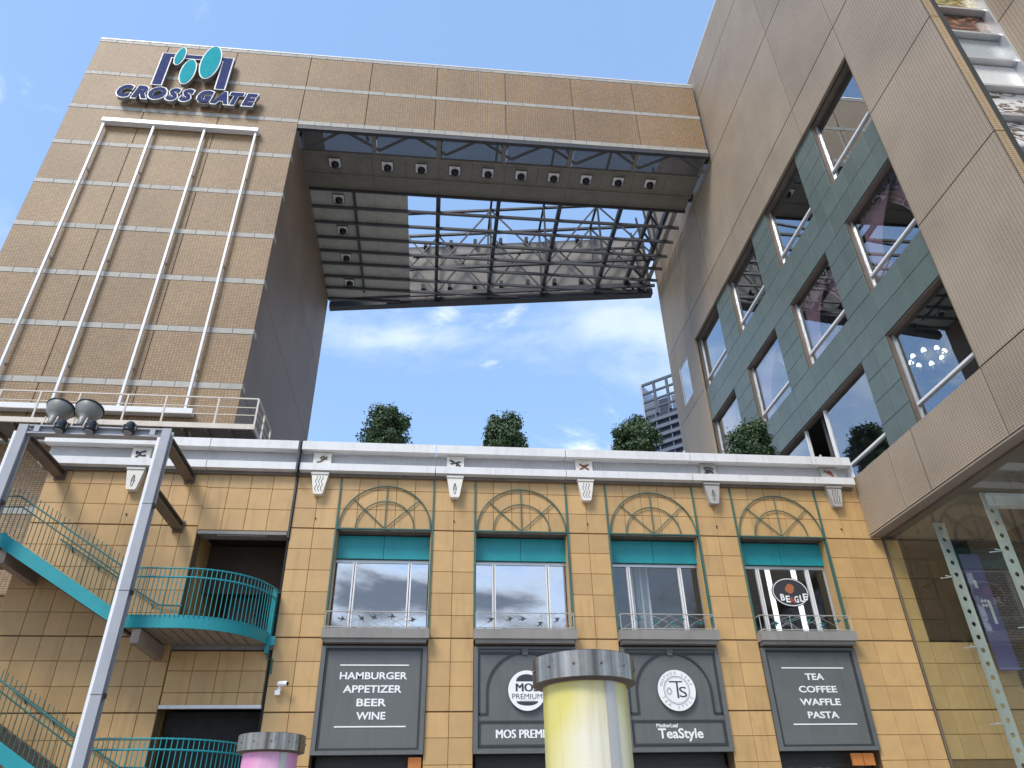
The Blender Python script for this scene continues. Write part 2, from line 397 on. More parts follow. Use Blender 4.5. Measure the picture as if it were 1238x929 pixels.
# ------------------------------------------------------------------ builders
class MB:
    def __init__(s): s.v = []; s.f = []; s.sm = []
    def add(s, vs, fs, smooth=False):
        o = len(s.v); s.v += [tuple(v) for v in vs]
        for f in fs: s.f.append(tuple(i + o for i in f)); s.sm.append(smooth)
        return s
    def box(s, x0, x1, y0, y1, z0, z1):
        return s.add([(x0, y0, z0), (x1, y0, z0), (x1, y1, z0), (x0, y1, z0), (x0, y0, z1), (x1, y0, z1), (x1, y1, z1), (x0, y1, z1)],
                     [(0, 3, 2, 1), (4, 5, 6, 7), (0, 1, 5, 4), (1, 2, 6, 5), (2, 3, 7, 6), (3, 0, 4, 7)])
    def prism(s, pts, d):            # closed polygon (3D points) extruded by the vector d
        n = len(pts); P = [Vector(p) for p in pts]; d = Vector(d)
        nrm = Vector((0, 0, 0))
        for i in range(n):
            a, b = P[i], P[(i + 1) % n]; nrm += a.cross(b)
        if nrm.dot(d) > 0: P = P[::-1]
        vs = P + [p + d for p in P]
        return s.add(vs, [tuple(range(n)), tuple(range(2 * n - 1, n - 1, -1))] + [(i, i + n, (i + 1) % n + n, (i + 1) % n) for i in range(n)])
    def bar(s, a, b, w, h, upv=(0, 0, 1)):   # rectangular bar between two points
        a, b = Vector(a), Vector(b); t = (b - a).normalized(); u = Vector(upv)
        sx = t.cross(u)
        if sx.length < 1e-4: sx = t.cross(Vector((1, 0, 0)))
        sx.normalize(); u = sx.cross(t)
        q = [sx * (w / 2 * i) + u * (h / 2 * j) for i, j in ((-1, -1), (1, -1), (1, 1), (-1, 1))]
        return s.add([a + k for k in q] + [b + k for k in q], [(0, 1, 2, 3), (7, 6, 5, 4)] + [((i + 1) % 4, i, i + 4, (i + 1) % 4 + 4) for i in range(4)])
    def tube(s, path, r, n=6, closed=False, cap=True):
        P = [Vector(p) for p in path]; m = len(P); rings = []
        for i in range(m):
            if closed: t = P[(i + 1) % m] - P[i - 1]
            else: t = P[min(i + 1, m - 1)] - P[max(i - 1, 0)]
            t.normalize(); u = Vector((0, 0, 1)) if abs(t.z) < 0.9 else Vector((0, 1, 0))
            a = t.cross(u).normalized(); b = a.cross(t)
            rr = r[i] if isinstance(r, (list, tuple)) else r
            rings.append([P[i] + (a * math.cos(2 * math.pi * k / n) + b * math.sin(2 * math.pi * k / n)) * rr for k in range(n)])
        vs = [v for q in rings for v in q]; fs = []
        for i in range(m if closed else m - 1):
            j = (i + 1) % m
            for k in range(n): fs.append((i * n + k, i * n + (k + 1) % n, j * n + (k + 1) % n, j * n + k))
        s.add(vs, fs, n > 5)
        if cap and not closed:
            s.add(rings[0], [tuple(range(n - 1, -1, -1))]); s.add(rings[-1], [tuple(range(n))])
        return s
    def lathe(s, prof, c, axis=(0, 0, 1), n=24, smooth=True, cap=True):  # prof: (radius, height)
        ax = Vector(axis).normalized(); u = Vector((1, 0, 0)) if abs(ax.x) < 0.9 else Vector((0, 1, 0))
        a = (u - ax * u.dot(ax)).normalized(); b = ax.cross(a); c = Vector(c); vs = []
        for r, h in prof:
            for k in range(n):
                t = 2 * math.pi * k / n; vs.append(c + ax * h + (a * math.cos(t) + b * math.sin(t)) * r)
        fs = []
        for i in range(len(prof) - 1):
            for k in range(n): fs.append((i * n + k, i * n + (k + 1) % n, (i + 1) * n + (k + 1) % n, (i + 1) * n + k))
        s.add(vs, fs, smooth)
        if cap:
            s.add(vs[:n], [tuple(range(n - 1, -1, -1))]); s.add(vs[-n:], [tuple(range(n))])
        return s
    def mesh(s, name, mat):
        me = bpy.data.meshes.new(name); me.from_pydata(s.v, [], s.f); me.update()
        me.polygons.foreach_set('use_smooth', s.sm)
        me.materials.append(MATS[mat]); return me
    def build(s, name, mat, parent=None):
        return place(name, s.mesh(name, mat), parent)

def base_of(o):
    v = Vector((0, 0, 0))
    while o is not None: v += o.location; o = o.parent
    return v
def place(name, me, parent=None, loc=(0, 0, 0), rz=0.0, scale=None):
    o = bpy.data.objects.new(name, me); COL.objects.link(o)
    o.location = loc; o.rotation_euler = (0, 0, rz)
    if scale: o.scale = scale
    if parent is not None:
        o.parent = parent; o.location = Vector(loc) - base_of(parent)
    return o
def thing(name, label, cat, loc=(0, 0, 0), group=None):
    o = bpy.data.objects.new(name, None); COL.objects.link(o); o.location = loc; o.empty_display_size = 0.3
    return tag(o, label, cat, group)
def tag(o, label, cat, group=None):
    o['label'] = label; o['category'] = cat
    if group: o['group'] = group
    return o

TC = {}
def tile_mesh(w, h, t, mat, ch=0.008, name='tile'):     # chamfered slab, front face at y = 0 facing -y, centred
    key = (round(w, 3), round(h, 3), t, mat, name)
    if key not in TC:
        a, b = w / 2, h / 2
        vs = [(-a, t, -b), (a, t, -b), (a, t, b), (-a, t, b), (-a, ch, -b), (a, ch, -b), (a, ch, b), (-a, ch, b),
              (-a + ch, 0, -b + ch), (a - ch, 0, -b + ch), (a - ch, 0, b - ch), (-a + ch, 0, b - ch)]
        fs = [(8, 9, 10, 11), (4, 5, 9, 8), (5, 6, 10, 9), (6, 7, 11, 10), (7, 4, 8, 11), (0, 1, 5, 4), (1, 2, 6, 5), (2, 3, 7, 6), (3, 0, 4, 7), (3, 2, 1, 0)]
        TC[key] = MB().add(vs, fs).mesh(name, mat)
    return TC[key]
def tiles_y(name, mat, parent, xs, zs, y, gap=0.010, t=0.04, skip=None, jit=0.002, ch=0.008):
    made = []
    for i in range(len(xs) - 1):
        for j in range(len(zs) - 1):
            x0, x1, z0, z1 = xs[i], xs[i + 1], zs[j], zs[j + 1]
            if any(abs(z0 - q) < .02 for q in (9.94, 6.735, 4.81)): z0 += .014
            if any(abs(z1 - q) < .02 for q in (9.94, 6.735, 4.81)): z1 -= .012
            if skip and skip(x0, x1, z0, z1): continue
            made.append(place(name, tile_mesh(x1 - x0 - gap, z1 - z0 - gap, t, mat, ch, name), parent,
                              ((x0 + x1) / 2, y + random.uniform(-jit, jit), (z0 + z1) / 2)))
    return made
def tiles_x(name, mat, parent, ys, zs, x, gap=0.012, t=0.04, skip=None, jit=0.002, ch=0.008, facing=-1):
    for i in range(len(ys) - 1):
        for j in range(len(zs) - 1):
            y0, y1, z0, z1 = ys[i], ys[i + 1], zs[j], zs[j + 1]
            if skip and skip(y0, y1, z0, z1): continue
            place(name, tile_mesh(y1 - y0 - gap, z1 - z0 - gap, t, mat, ch, name), parent,
                  (x + random.uniform(-jit, jit), (y0 + y1) / 2, (z0 + z1) / 2), -math.pi / 2 if facing < 0 else math.pi / 2)
def lin(a, b, n): return [a + (b - a) * i / n for i in range(n + 1)]

def text_verts(body, offset=0.0, shear=0.0, extrude=0.0, res=3):
    cu = bpy.data.curves.new('t', 'FONT'); cu.body = body; cu.size = 1; cu.offset = offset; cu.shear = shear
    cu.extrude = extrude; cu.resolution_u = res
    o = bpy.data.objects.new('t', cu); COL.objects.link(o)
    dg = bpy.context.evaluated_depsgraph_get(); me = bpy.data.meshes.new_from_object(o.evaluated_get(dg))
    vs = [v.co.copy() for v in me.vertices]; fs = [tuple(p.vertices) for p in me.polygons]
    bpy.data.objects.remove(o); bpy.data.curves.remove(cu); bpy.data.meshes.remove(me)
    return vs, fs
def text_y(mb, body, x0, x1, z0, z1, y, offset=0.0, shear=0.0, depth=0.0, mirror=False):
    # lettering fitted to the rectangle, lying in the plane y facing -y; depth > 0 gives solid letters reaching back to y + depth
    vs, fs = text_verts(body, offset, shear, 0.5 if depth else 0.0)
    ax, bx = min(v.x for v in vs), max(v.x for v in vs); ay, by = min(v.y for v in vs), max(v.y for v in vs)
    q = []
    for v in vs:
        q.append((x0 + (v.x - ax) / (bx - ax) * (x1 - x0), y + (0.5 - v.z) * depth if depth else y, z0 + (v.y - ay) / (by - ay) * (z1 - z0)))
    mb.add(q, fs); return mb

# ------------------------------------------------------------------ ground
g = MB()
g.add([(-3000, -3000, 0), (3000, -3000, 0), (3000, 3000, 0), (-3000, 3000, 0)], [(0, 1, 2, 3)])
go = g.build('plaza_ground', 'paving'); go['kind'] = 'structure'

# ------------------------------------------------------------------ low arcade building
ZL = 9.94            # lintel
RH = 0.641           # tile row
PB = 4.2             # bay pitch
WW = 2.9             # bay opening width
arc = thing('arcade_building', 'low ochre tiled shopping arcade with white cornice and four arched window bays', 'building', (4, 0, 0))
XL, XR = -8.75, 17.46
wall = MB()
def wb(x0, x1, z0, z1, y0=0.035, y1=0.5): wall.box(x0, x1, y0, y1, z0, z1)
wb(XL, -4.03, 0, 12.0)
wb(-4.03, -1.34, 9.82, 12.0); wb(-4.03, -1.40, 4.98, 6.38)
wb(-1.34, 0, 0, 12.0)
for k in range(4):
    x = k * PB
    wb(x, x + WW, ZL, 12.0)
    wb(x, x + WW, 6.45, 6.93, 0.12, 0.5)
    wb(x + WW, x + PB if k < 3 else XR, 0, 12.0)
wallo = wall.build('wall', 'joint', arc)
zrow_up = [ZL + RH * i for i in range(4)]; zrow_up[-1] = 11.86
zrow_mid = [ZL - RH * i for i in range(6)][::-1]
zrow_low = [4.81, 5.455, 6.095, ZL - RH * 5]
zrow_bot = [1.0, 1.6, 2.24, 2.88, 3.53, 4.17, 4.81]
ALL = sorted(set([round(z, 3) for z in zrow_up + zrow_mid + zrow_low + zrow_bot]))
vis = [z for z in ALL if z >= 2.87]
hid = [z for z in ALL if z <= 2.89]
xl = [XL] + [-8.60 + 0.583 * i + 0.0 for i in range(1, 8)] + [-4.03]
xl = [XL, -8.03, -7.44, -6.85, -6.27, -5.68, -5.09, -4.50, -4.03]
tiles_y('tile', 'tan_tile', wallo, xl, [z for z in vis if z > 3.5], 0.0)
tiles_y('tile', 'tan_tile', wallo, lin(-4.03, -1.40, 4), lin(9.82, 11.86, 3), -0.02)
tiles_y('tile', 'tan_tile', wallo, lin(-4.0, -1.42, 4), [4.99, 5.30, 5.85, 6.36], 0.0)
tiles_y('tile', 'tan_tile', wallo, [-1.33, -0.665, 0], [z for z in vis if z > 3.5], 0.0)
for k in range(4):
    x = k * PB
    tiles_y('tile', 'tan_tile', wallo, lin(x, x + WW, 5), zrow_up, 0.0)
    pier = lin(x + WW, x + PB, 2) if k < 3 else [x + WW, 16.22, 16.85, XR]
    tiles_y('tile', 'tan_tile', wallo, pier, vis, 0.0)
st = MB()                       # courses below the frame and behind the stairs: one joined part
def slab(x0, x1, z0, z1): st.box(x0 + .006, x1 - .006, 0, .034, z0 + .006, z1 - .006)
for xs, zs in ((xl, [1.0, 1.6, 2.24, 2.88, 3.53]), ([-1.33, -.665, 0], [1.0, 1.6, 2.24, 2.88, 3.53])) + tuple((lin(k * PB + WW, k * PB + PB, 2), hid) for k in range(3)) + (([15.5, 16.22, 16.85, XR], hid),):
    for i in range(len(xs) - 1):
        for j in range(len(zs) - 1): slab(xs[i], xs[i + 1], zs[j], zs[j + 1])
so = st.build('tile', 'tan_tile', wallo); so['kind'] = 'stuff'
# body behind
b = MB(); b.box(XL, XL + 0.3, 0.5, 4.0, 0, 12.0); b.build('side_wall', 'tan_tile', arc)
b = MB(); b.box(XL, 17.0, 0.5, 15.0, 12.05, 12.25); b.build('roof', 'roof_grey', arc)
b = MB(); b.box(-4.85, 17.0, 15.0, 15.3, 0, 12.25); b.build('rear_wall', 'concrete', arc)
# cornice pieces
cut = [-9.0, -4.1, -1.40]
cut2 = [-1.30, 2.92, 7.12, 11.32, 15.53, 16.92]
for cs in (cut, cut2):
    for a, c in zip(cs[:-1], cs[1:]):
        m = MB(); m.prism([(a + .01, -0.36, 12.42), (a + .01, -0.36, 12.70), (a + .01, -0.30, 12.74), (a + .01, 0.35, 12.74), (a + .01, 0.35, 12.60), (a + .01, -0.02, 12.44), (a + .01, -0.30, 12.40)], (c - a - .02, 0, 0)); m.build('coping', 'white_metal', arc)
        m = MB(); m.prism([(a + .01, -0.30, 11.74), (a + .01, -0.30, 11.98), (a + .01, -0.04, 12.0), (a + .01, -0.04, 11.72)], (c - a - .02, 0, 0)); m.build('cornice_band', 'white_metal', arc)
m = MB(); m.box(-8.9, 16.85, -0.03, 0.04, 12.0, 12.42); m.build('frieze', 'ribbed_metal', arc)
m = MB(); m.box(-8.9, 16.88, -0.10, -0.035, 11.62, 11.735); m.build('cornice_underband', 'steel_brown', arc)  # brown strip along the foot of the lower cornice band
m = MB(); m.box(16.95, 17.04, -0.2, 0.5, 12.05, 12.55); m.build('cornice_end', 'white_metal', arc)
m = MB(); m.box(-1.385, -1.335, -0.40, 0.03, 11.6, 12.8); m.build('downpipe', 'steel_dark', arc)
m = MB(); m.box(-1.40, -1.345, -0.06, 0.03, 9.6, 11.6); m.build('downpipe', 'steel_dark', arc)
m = MB(); m.box(-1.40, -1.335, 0.02, 0.4, 3.0, 9.8); m.build('movement_joint', 'dark_gap', arc)
# small lamp studs on the coping
for x in (4.4, 11.2, 16.0):
    m = MB(); m.lathe([(0.05, 0), (0.05, 0.08), (0.03, 0.12)], (x, -0.2, 12.74), n=10); m.build('roof_stud', 'gantry_grey', arc)

def strokes(kind):
    # line figures in a unit square, centre 0
    if kind == 'wave': return [[(sx + 0.05 * math.sin(t * 1.25), 0.33 - t * 0.058) for t in range(12)] for sx in (-0.16, 0.0, 0.16)]
    if kind == 'fan':
        a = [(0.0 - 0.06 * math.sin(t * math.pi / 8), 0.0 - 0.30 * t / 8) for t in range(9)]
        c = [(0.06 * math.sin(t * math.pi / 8), 0.0 - 0.30 * t / 8) for t in range(9)]
        l = [(-0.02 - 0.16 * math.cos(t * .5) * t / 9, 0.02 + 0.14 * math.sin(t * .55)) for t in range(9)]
        r = [(-x, z) for x, z in l]
        return [a, c, l, r]
    return []
FIG = {'diver': [[(-.33, -.32), (-.1, -.22), (.05, 0), (.28, .26)], [(-.02, -.05), (-.12, .16), (.1, .3)], [(.1, .05), (.3, .06)]],
       'bird': [[(-.34, .28), (-.05, .05), (.3, -.3)], [(-.05, .05), (-.3, -.1)], [(.05, 0), (.33, .15)], [(.1, -.1), (.05, -.3)]],
       'crab': [[(-.3, .25), (-.1, .1), (.1, .1), (.3, .25)], [(-.12, .1), (-.05, -.1), (-.3, -.28)], [(.12, .1), (.05, -.1), (.3, -.28)], [(-.08, 0), (.08, 0)]],
       'knot': [[(-.3, .2), (0, .28), (.3, .15), (.2, -.1), (-.2, -.2)], [(-.25, -.05), (.05, .05), (.28, -.28)], [(-.3, -.3), (.0, -.25)]],
       'fish': [[(-.3, .28), (0, .12), (.25, -.25)], [(0, .28), (.2, .1), (.25, -.25)], [(-.1, .1), (.05, -.05)]],
       'runner': [[(-.3, .05), (-.05, .18), (.25, .3)], [(-.05, .18), (-.08, -.05), (-.28, -.3)], [(-.08, -.05), (.1, -.15), (.3, -.1)], [(-.3, .25), (-.2, .2)]]}
EM = [(-6.15, 'runner', 'fan', 'plaque_cream', 'steel_dark'), (-0.65, 'diver', 'wave', 'plaque_cream', 'bronze'), (3.55, 'bird', 'fan', 'plaque_cream', 'steel_dark'),
      (7.75, 'crab', 'wave', 'plaque_cream', 'copper_red'), (11.95, 'knot', 'fan', 'plaque_grey', 'steel_dark'), (16.15, 'fish', 'wave', 'plaque_grey', 'copper_red')]
for x, fig, bk, pm, fm in EM:
    m = MB(); m.box(x - .275, x + .275, -.16, -.03, 11.985, 12.36); m.box(x - .285, x + .285, -.19, -.03, 12.36, 12.40)
    pl = m.build('plaque', pm, arc)
    m = MB()
    for s in FIG[fig]:
        P = [(x + a * .5, -.17, 12.17 + c * .36) for a, c in s]
        m.tube(P, [0.022 + 0.012 * ((i + 1) % 2) for i in range(len(P))], 5)
    m.build('figure', fm, pl)
    m = MB(); zt, zb = 11.60, 10.97
    m.prism([(x - .25, -.22, zt), (x + .25, -.22, zt), (x + .15, -.22, zb + .05), (x + .12, -.22, zb), (x - .12, -.22, zb), (x - .15, -.22, zb + .05)], (0, .21, 0))
    m.box(x - .27, x + .27, -.25, -.01, zt + .03, zt + .10); m.box(x - .25, x + .25, -.20, -.012, zt, zt + .03)
    br = m.build('bracket', pm, arc)
    m = MB()
    for s in strokes(bk): m.tube([(x + a * .55, -.222, (zt + zb) / 2 + .02 + c * .8) for a, c in s], 0.009, 4)
    m.build('bracket_ornament', 'steel_dark', br)
    m = MB(); m.lathe([(.025, 0), (.025, .04)], (x, 0.0, 10.26), (0, -1, 0), 8); m.build('anchor', 'steel_dark', arc)

# window bays
def arch_pts(cx, z0, r, y, n=28): return [(cx + r * math.cos(math.pi * i / n), y, z0 + r * math.sin(math.pi * i / n)) for i in range(n + 1)]
BIRDK = random.Random(3)
for k in range(4):
    x = k * PB; cx = x + WW / 2; xe = x + WW
    w = MB()                                               # reveal lining and sash frame
    w.box(x + .002, x + .05, 0.43, 0.56, 6.93, 9.14); w.box(xe - .05, xe - .002, 0.43, 0.56, 6.93, 9.14)
    w.box(x + .05, xe - .05, 0.46, 0.56, 9.05, 9.14); w.box(x + .05, xe - .05, 0.46, 0.56, 6.93, 7.0)
    wo = w.build('window', 'alu', arc)
    for mx_ in (x + .62, x + 2.27):
        m = MB(); m.box(mx_ - .055, mx_ - .012, .44, .55, 7.0, 9.05); m.box(mx_ + .012, mx_ + .055, .44, .55, 7.0, 9.05); m.build('mullion', 'white_frame', wo)
    xs = [x + .05, x + .62, x + 2.27, xe - .05]
    for a, c in zip(xs[:-1], xs[1:]):
        m = MB(); m.box(a + .03, c - .03, .50, .506, 7.0, 9.05); m.build('pane', 'glass_mirror' if k < 2 else 'glass_shop', wo)
    for a, c in ((x, cx), (cx, xe)):                        # painted head panel
        m = MB(); m.box(a + .006 + (0.045 if a == x else 0), c - .006 - (0.045 if c == xe else 0), .36, .44, 9.15, 9.86); m.build('head_panel', 'teal', arc)
    m = MB(); m.box(x, xe, .44, .5, 9.14, ZL); m.build('head_backing', 'dark_gap', arc)
    m = MB(); m.box(x + .002, xe - .002, 0.03, .45, 9.90, ZL - .002); m.build('head_soffit', 'steel_brown', arc)
    for s, xx in ((-1, x), (1, xe)):
        m = MB(); m.box(xx - .024, xx + .024, -.05, .0, 6.78, 11.60); m.build('trim', 'trim_green', arc)
        m = MB(); m.box(xx + (.003 if s < 0 else -.05), xx + (.05 if s < 0 else -.003), .062, .42, 6.93, 9.90); m.build('reveal', 'tan_tile', arc)
        m = MB(); m.box(xx + (.003 if s < 0 else -.03), xx + (.03 if s < 0 else -.003), -.005, .06, 6.93, 9.90); m.build('reveal', 'trim_green', arc)
    f = MB()                                               # fanlight grille
    f.tube(arch_pts(cx, ZL + .02, 1.39, -.05), .022, 6); f.tube(arch_pts(cx, ZL + .02, .88, -.05), .018, 6)
    for a in (43, 90, 137): f.tube([(cx, -.05, ZL + .02), (cx + 1.39 * math.cos(R(a)), -.05, ZL + .02 + 1.39 * math.sin(R(a)))], .016, 6)
    f.box(x + .036, xe - .036, -.07, -.02, ZL - .02, ZL + .018)
    f.build('fanlight_grille', 'trim_green', arc)
    # balcony
    m = MB(); m.box(x - .02, xe + .03, -.36, .03, 6.66, 6.92); m.box(x + .04, xe - .04, -.28, .03, 6.56, 6.66)
    bal = m.build('balcony', 'sill_stone', arc)
    m = MB(); y = -.31
    for za in (6.96, 7.38): m.tube([(x + .04, .0, za), (x + .04, y, za), (xe - .04, y, za), (xe - .04, .0, za)], .016, 5)
    m.build('rail', 'rail_metal', bal)
    for i in range(4):
        xx = x + .04 + (WW - .08) * i / 3
        m = MB(); m.tube([(xx, y, 6.92), (xx, y, 7.38)], .013, 5); m.build('upright', 'rail_metal', bal)
    m = MB(); rnd = random.Random(k)
    for i in range(9):
        a = x + .05 + rnd.random() * (WW - .9); c = min(a + .5 + rnd.random() * .6, xe - .05); up_ = rnd.random() < .5
        P = [(a + (c - a) * t / 6, y, (6.97 + .40 * t / 6 if up_ else 7.37 - .40 * t / 6) + .05 * math.sin(t * .52)) for t in range(7)]
        m.tube(P, .0055, 4)
    m.build('wire', 'rail_metal', bal)
    for i in range(5):                                     # swallows on the wires
        bx = x + .55 + i * .46 + BIRDK.uniform(-.1, .1); bz = 7.12 + BIRDK.uniform(-.05, .12); a = BIRDK.uniform(-.9, .9)
        sh = [(-.15, .035), (-.05, .012), (-.02, .06), (-.06, .125), (.035, .055), (.06, .02), (.11, .012), (.06, -.012), (.02, -.02), (-.03, -.085), (-.02, -.02), (-.15, -.005), (-.08, .01)]
        sh = [(u * 1.0, v * .9) for u, v in sh]
        P = [(bx + u * math.cos(a) - v * math.sin(a), y - .012, bz + u * math.sin(a) + v * math.cos(a)) for u, v in sh]
        m = MB(); m.prism(P, (0, .012, 0)); m.build('swallow', 'steel_dark' if k < 2 else 'teal_dark', bal)
    # shop level below the signboard: recessed dark front
    m = MB(); m.box(x + .1, xe - .1, .5, .56, 3.5, 3.8); m.build('shop_bulkhead', 'sign_moulding', arc)
    sf = MB(); sf.box(x + .05, x + .12, .52, .6, 0, 3.5); sf.box(xe - .12, xe - .05, .52, .6, 0, 3.5); sf.box(x + .12, xe - .12, .52, .6, 3.42, 3.5); sf.box(cx - .03, cx + .03, .52, .6, 0, 3.42)
    sfo = sf.build('shop_front', 'steel_dark', arc)
    for a, c in ((x + .12, cx - .03), (cx + .03, xe - .12)):
        m = MB(); m.box(a, c, .55, .556, 0, 3.42); m.build('pane', 'glass_shop', sfo)
# rooms behind the windows
m = MB(); m.box(-1.2, 17.2, 0.6, 7, 6.55, 6.75); m.box(-1.2, 17.2, 0.6, 7, 9.95, 10.1); m.box(-1.2, 17.2, 7, 7.2, 0, 10.1)
for xx in (-1.3, 7.6, 12.0, 17.0): m.box(xx, xx + .15, .6, 7, 0, 9.95)
m.build('interior', 'room_dark', arc)
m = MB(); m.box(9.5, 9.95, 1.5, 1.6, 6.75, 9.7); m.build('inner_screen', 'room_pale', arc)
for xx in (9.32, 9.6, 9.82):
    m = MB(); m.box(xx - .03, xx + .03, 1.2, 1.3, 6.75, 9.6); m.build('inner_mullion', 'white_frame', arc)
for xx in (13.93, 14.82):
    m = MB(); m.box(xx - .065, xx + .065, 1.2, 1.3, 6.9, 9.35); m.build('light_strip', 'lit_strip', arc)
m = MB(); m.box(10.0, 10.5, 1.6, 1.9, 6.76, 7.5); m.build('chair_back', 'room_grey', arc)
m = MB(); m.box(10.22, 10.62, 1.1, 1.14, 6.95, 7.42); m.build('menu_board', 'leaf', arc)

# stair opening: lobby behind the facade
m = MB(); m.box(-4.18, -4.03, .5, 3.9, 0, 12); m.build('lobby_side_wall', 'tan_tile', arc)
m = MB(); m.box(-1.34, -1.2, .5, 3.9, 0, 12); m.build('lobby_side_wall', 'tan_tile', arc)
m = MB(); m.box(-4.03, -1.34, 3.7, 3.9, 0, 12.0); m.build('lobby_rear_wall', 'joint', arc)
m = MB(); m.box(-4.03, -1.34, .0, 3.7, 6.40, 6.72); m.build('lobby_floor', 'sill_stone', arc)
for z in (9.95, 5.1): m = MB(); m.box(-4.03, -1.34, .5, 3.7, z, z + .15); m.build('lobby_ceiling', 'dark_gap', arc)  # ceiling coloured near black for the shade inside
m = MB(); m.box(-4.03, -1.34, 1.6, 1.7, 8.4, 9.9); m.build('lobby_shade_sheet', 'lobby_shade', arc)  # dark sheet painting the shade in the upper lobby
m = MB(); m.box(-4.0, -1.42, -.03, .45, 9.70, 9.80); m.box(-3.45, -2.0, .02, .2, 9.66, 9.70); m.build('lintel_trim', 'sill_stone', arc)
m = MB(); m.box(-4.0, -1.40, -.08, .04, 4.90, 4.985); m.build('shutter_trim', 'white_metal', arc)
m = MB(); m.box(-3.9, -1.5, .5, .56, 2.2, 4.9); m.build('opening_shade_sheet', 'dark_gap', arc)  # black sheet in place of the darkness inside the lower opening
m = MB(); m.box(-3.7, -2.7, 3.62, 3.7, 6.72, 8.85); m.build('fire_door', 'gantry_grey', arc)

# ------------------------------------------------------------------ signboards
def board(name, label, x, arch=False):
    t = thing(name, label, 'sign', (x + WW / 2, 0, 3.8), 'shop signboards under the windows')
    m = MB(); m.box(x + .01, x + WW - .01, -.02, .3, 3.80, 6.45); m.build('board', 'sign_grey', t)
    m = MB()                                                   # raised outer frame
    m.box(x + .002, x + .12, -.09, -.02, 3.78, 6.50); m.box(x + WW - .12, x + WW - .002, -.09, -.02, 3.78, 6.50)
    m.box(x + .12, x + WW - .12, -.09, -.02, 6.44, 6.50); m.box(x + .12, x + WW - .12, -.09, -.02, 3.78, 3.88)
    m.build('frame', 'sign_grey', t)
    m = MB()
    if not arch:
        a, c, z0, z1 = x + .12, x + WW - .12, 3.88, 6.44
        m.box(a, a + .06, -.045, -.02, z0, z1); m.box(c - .06, c, -.045, -.02, z0, z1); m.box(a + .06, c - .06, -.045, -.02, z0, z0 + .06); m.box(a + .06, c - .06, -.045, -.02, z1 - .06, z1)
    else:
        cx = x + WW / 2
        def rect(a, c, z0, z1, w=.055):
            m.box(a, a + w, -.045, -.02, z0, z1); m.box(c - w, c, -.045, -.02, z0, z1); m.box(a + w, c - w, -.045, -.02, z0, z0 + w); m.box(a + w, c - w, -.045, -.02, z1 - w, z1)
        rect(x + .14, x + WW - .14, 3.94, 4.58)
        # arch moulding: legs and half ellipse
        rx, rz, zs = 1.08, 1.05, 5.30
        P = [(cx - rx, -.03, 4.74), (cx - rx, -.03, zs)] + [(cx + rx * math.cos(math.pi - math.pi * i / 24), -.03, zs + rz * math.sin(math.pi * i / 24)) for i in range(25)] + [(cx + rx, -.03, 4.74)]
        for a, c in zip(P[:-1], P[1:]):
            if (Vector(c) - Vector(a)).length > 1e-4: m.bar(a, c, .05, .06, (0, -1, 0) )
        for s in (-1, 1):
            m.box(min(cx + s * (rx + .02), cx + s * 1.30), max(cx + s * (rx + .02), cx + s * 1.30), -.045, -.02, 4.72, 4.775)
            m.box(cx + s * 1.30 - .028, cx + s * 1.30 + .028, -.045, -.02, 4.72, 6.30)
        m.box(cx - 1.3, cx - .1, -.045, -.02, 6.30, 6.36); m.box(cx + .1, cx + 1.3, -.045, -.02, 6.30, 6.36)
        kb = MB(); kb.prism([(cx - .07, -.075, 6.28), (cx + .07, -.075, 6.28), (cx + .10, -.075, 6.44), (cx - .10, -.075, 6.44)], (0, .05, 0)); kb.build('keystone', 'sign_grey', t)
    m.build('moulding', 'sign_moulding', t)
    return t
def line(t, body, x0, x1, z0, z1, mat='letter_white', y=-.030, off=.018, depth=.012):
    m = MB(); text_y(m, body, x0, x1, z0, z1, y, off, depth=depth); return m.build('lettering', mat, t)
def rule(t, x0, x1, z): m = MB(); m.box(x0, x1, -.032, -.02, z - .016, z + .016); return m.build('rule', 'letter_white', t)

s1 = board('menu_sign', 'grey signboard reading HAMBURGER APPETIZER BEER WINE under a mirrored window', 0.0)
for b_, a, c, z in (('HAMBURGER', .56, 2.38, 5.63), ('APPETIZER', .68, 2.25, 5.29), ('BEER', 1.07, 1.86, 4.95), ('WINE', 1.09, 1.86, 4.62)): line(s1, b_, a, c, z, z + .19, off=.022)
rule(s1, .54, 2.41, 6.00); rule(s1, .54, 2.41, 4.45)
s4 = board('menu_sign', 'grey signboard reading TEA COFFEE WAFFLE PASTA below the oval window sign', 12.6)
for b_, a, c, z in (('TEA', 13.80, 14.36, 5.62), ('COFFEE', 13.53, 14.67, 5.28), ('WAFFLE', 13.49, 14.69, 4.94), ('PASTA', 13.64, 14.55, 4.60)): line(s4, b_, a, c, z, z + .18, off=.022)
rule(s4, 13.14, 15.03, 5.95); rule(s4, 13.16, 15.03, 4.45)

def disc(t, cx, cz, r, rz=None):
    rz = rz or r
    m = MB(); n = 40
    P = [(cx + r * math.cos(2 * math.pi * i / n), -.13, cz + rz * math.sin(2 * math.pi * i / n)) for i in range(n)]
    m.prism(P, (0, .03, 0)); o = m.build('disc', 'letter_white', t)
    m = MB(); m.prism([(cx + (p[0] - cx) * .97, -.10, cz + (p[2] - cz) * .97) for p in P], (0, .08, 0)); m.build('disc_edge', 'print_dark', o)
    return o
s2 = board('shop_sign', 'grey arched signboard with white burger disc, partly behind the yellow light column', 4.2, True)
dd = disc(s2, 5.67, 5.33, .52)
mm = MB()
for q in range(3): text_y(mm, 'MOS', 5.355 + .012 * q, 5.965 + .012 * q, 5.30, 5.51, -.134 - .0004 * q)
mm.build('print', 'print_dark', dd); text_y(MB(), 'PREMIUM', 5.26, 6.08, 5.11, 5.24, -.134, .0).build('print', 'print_dark', dd)
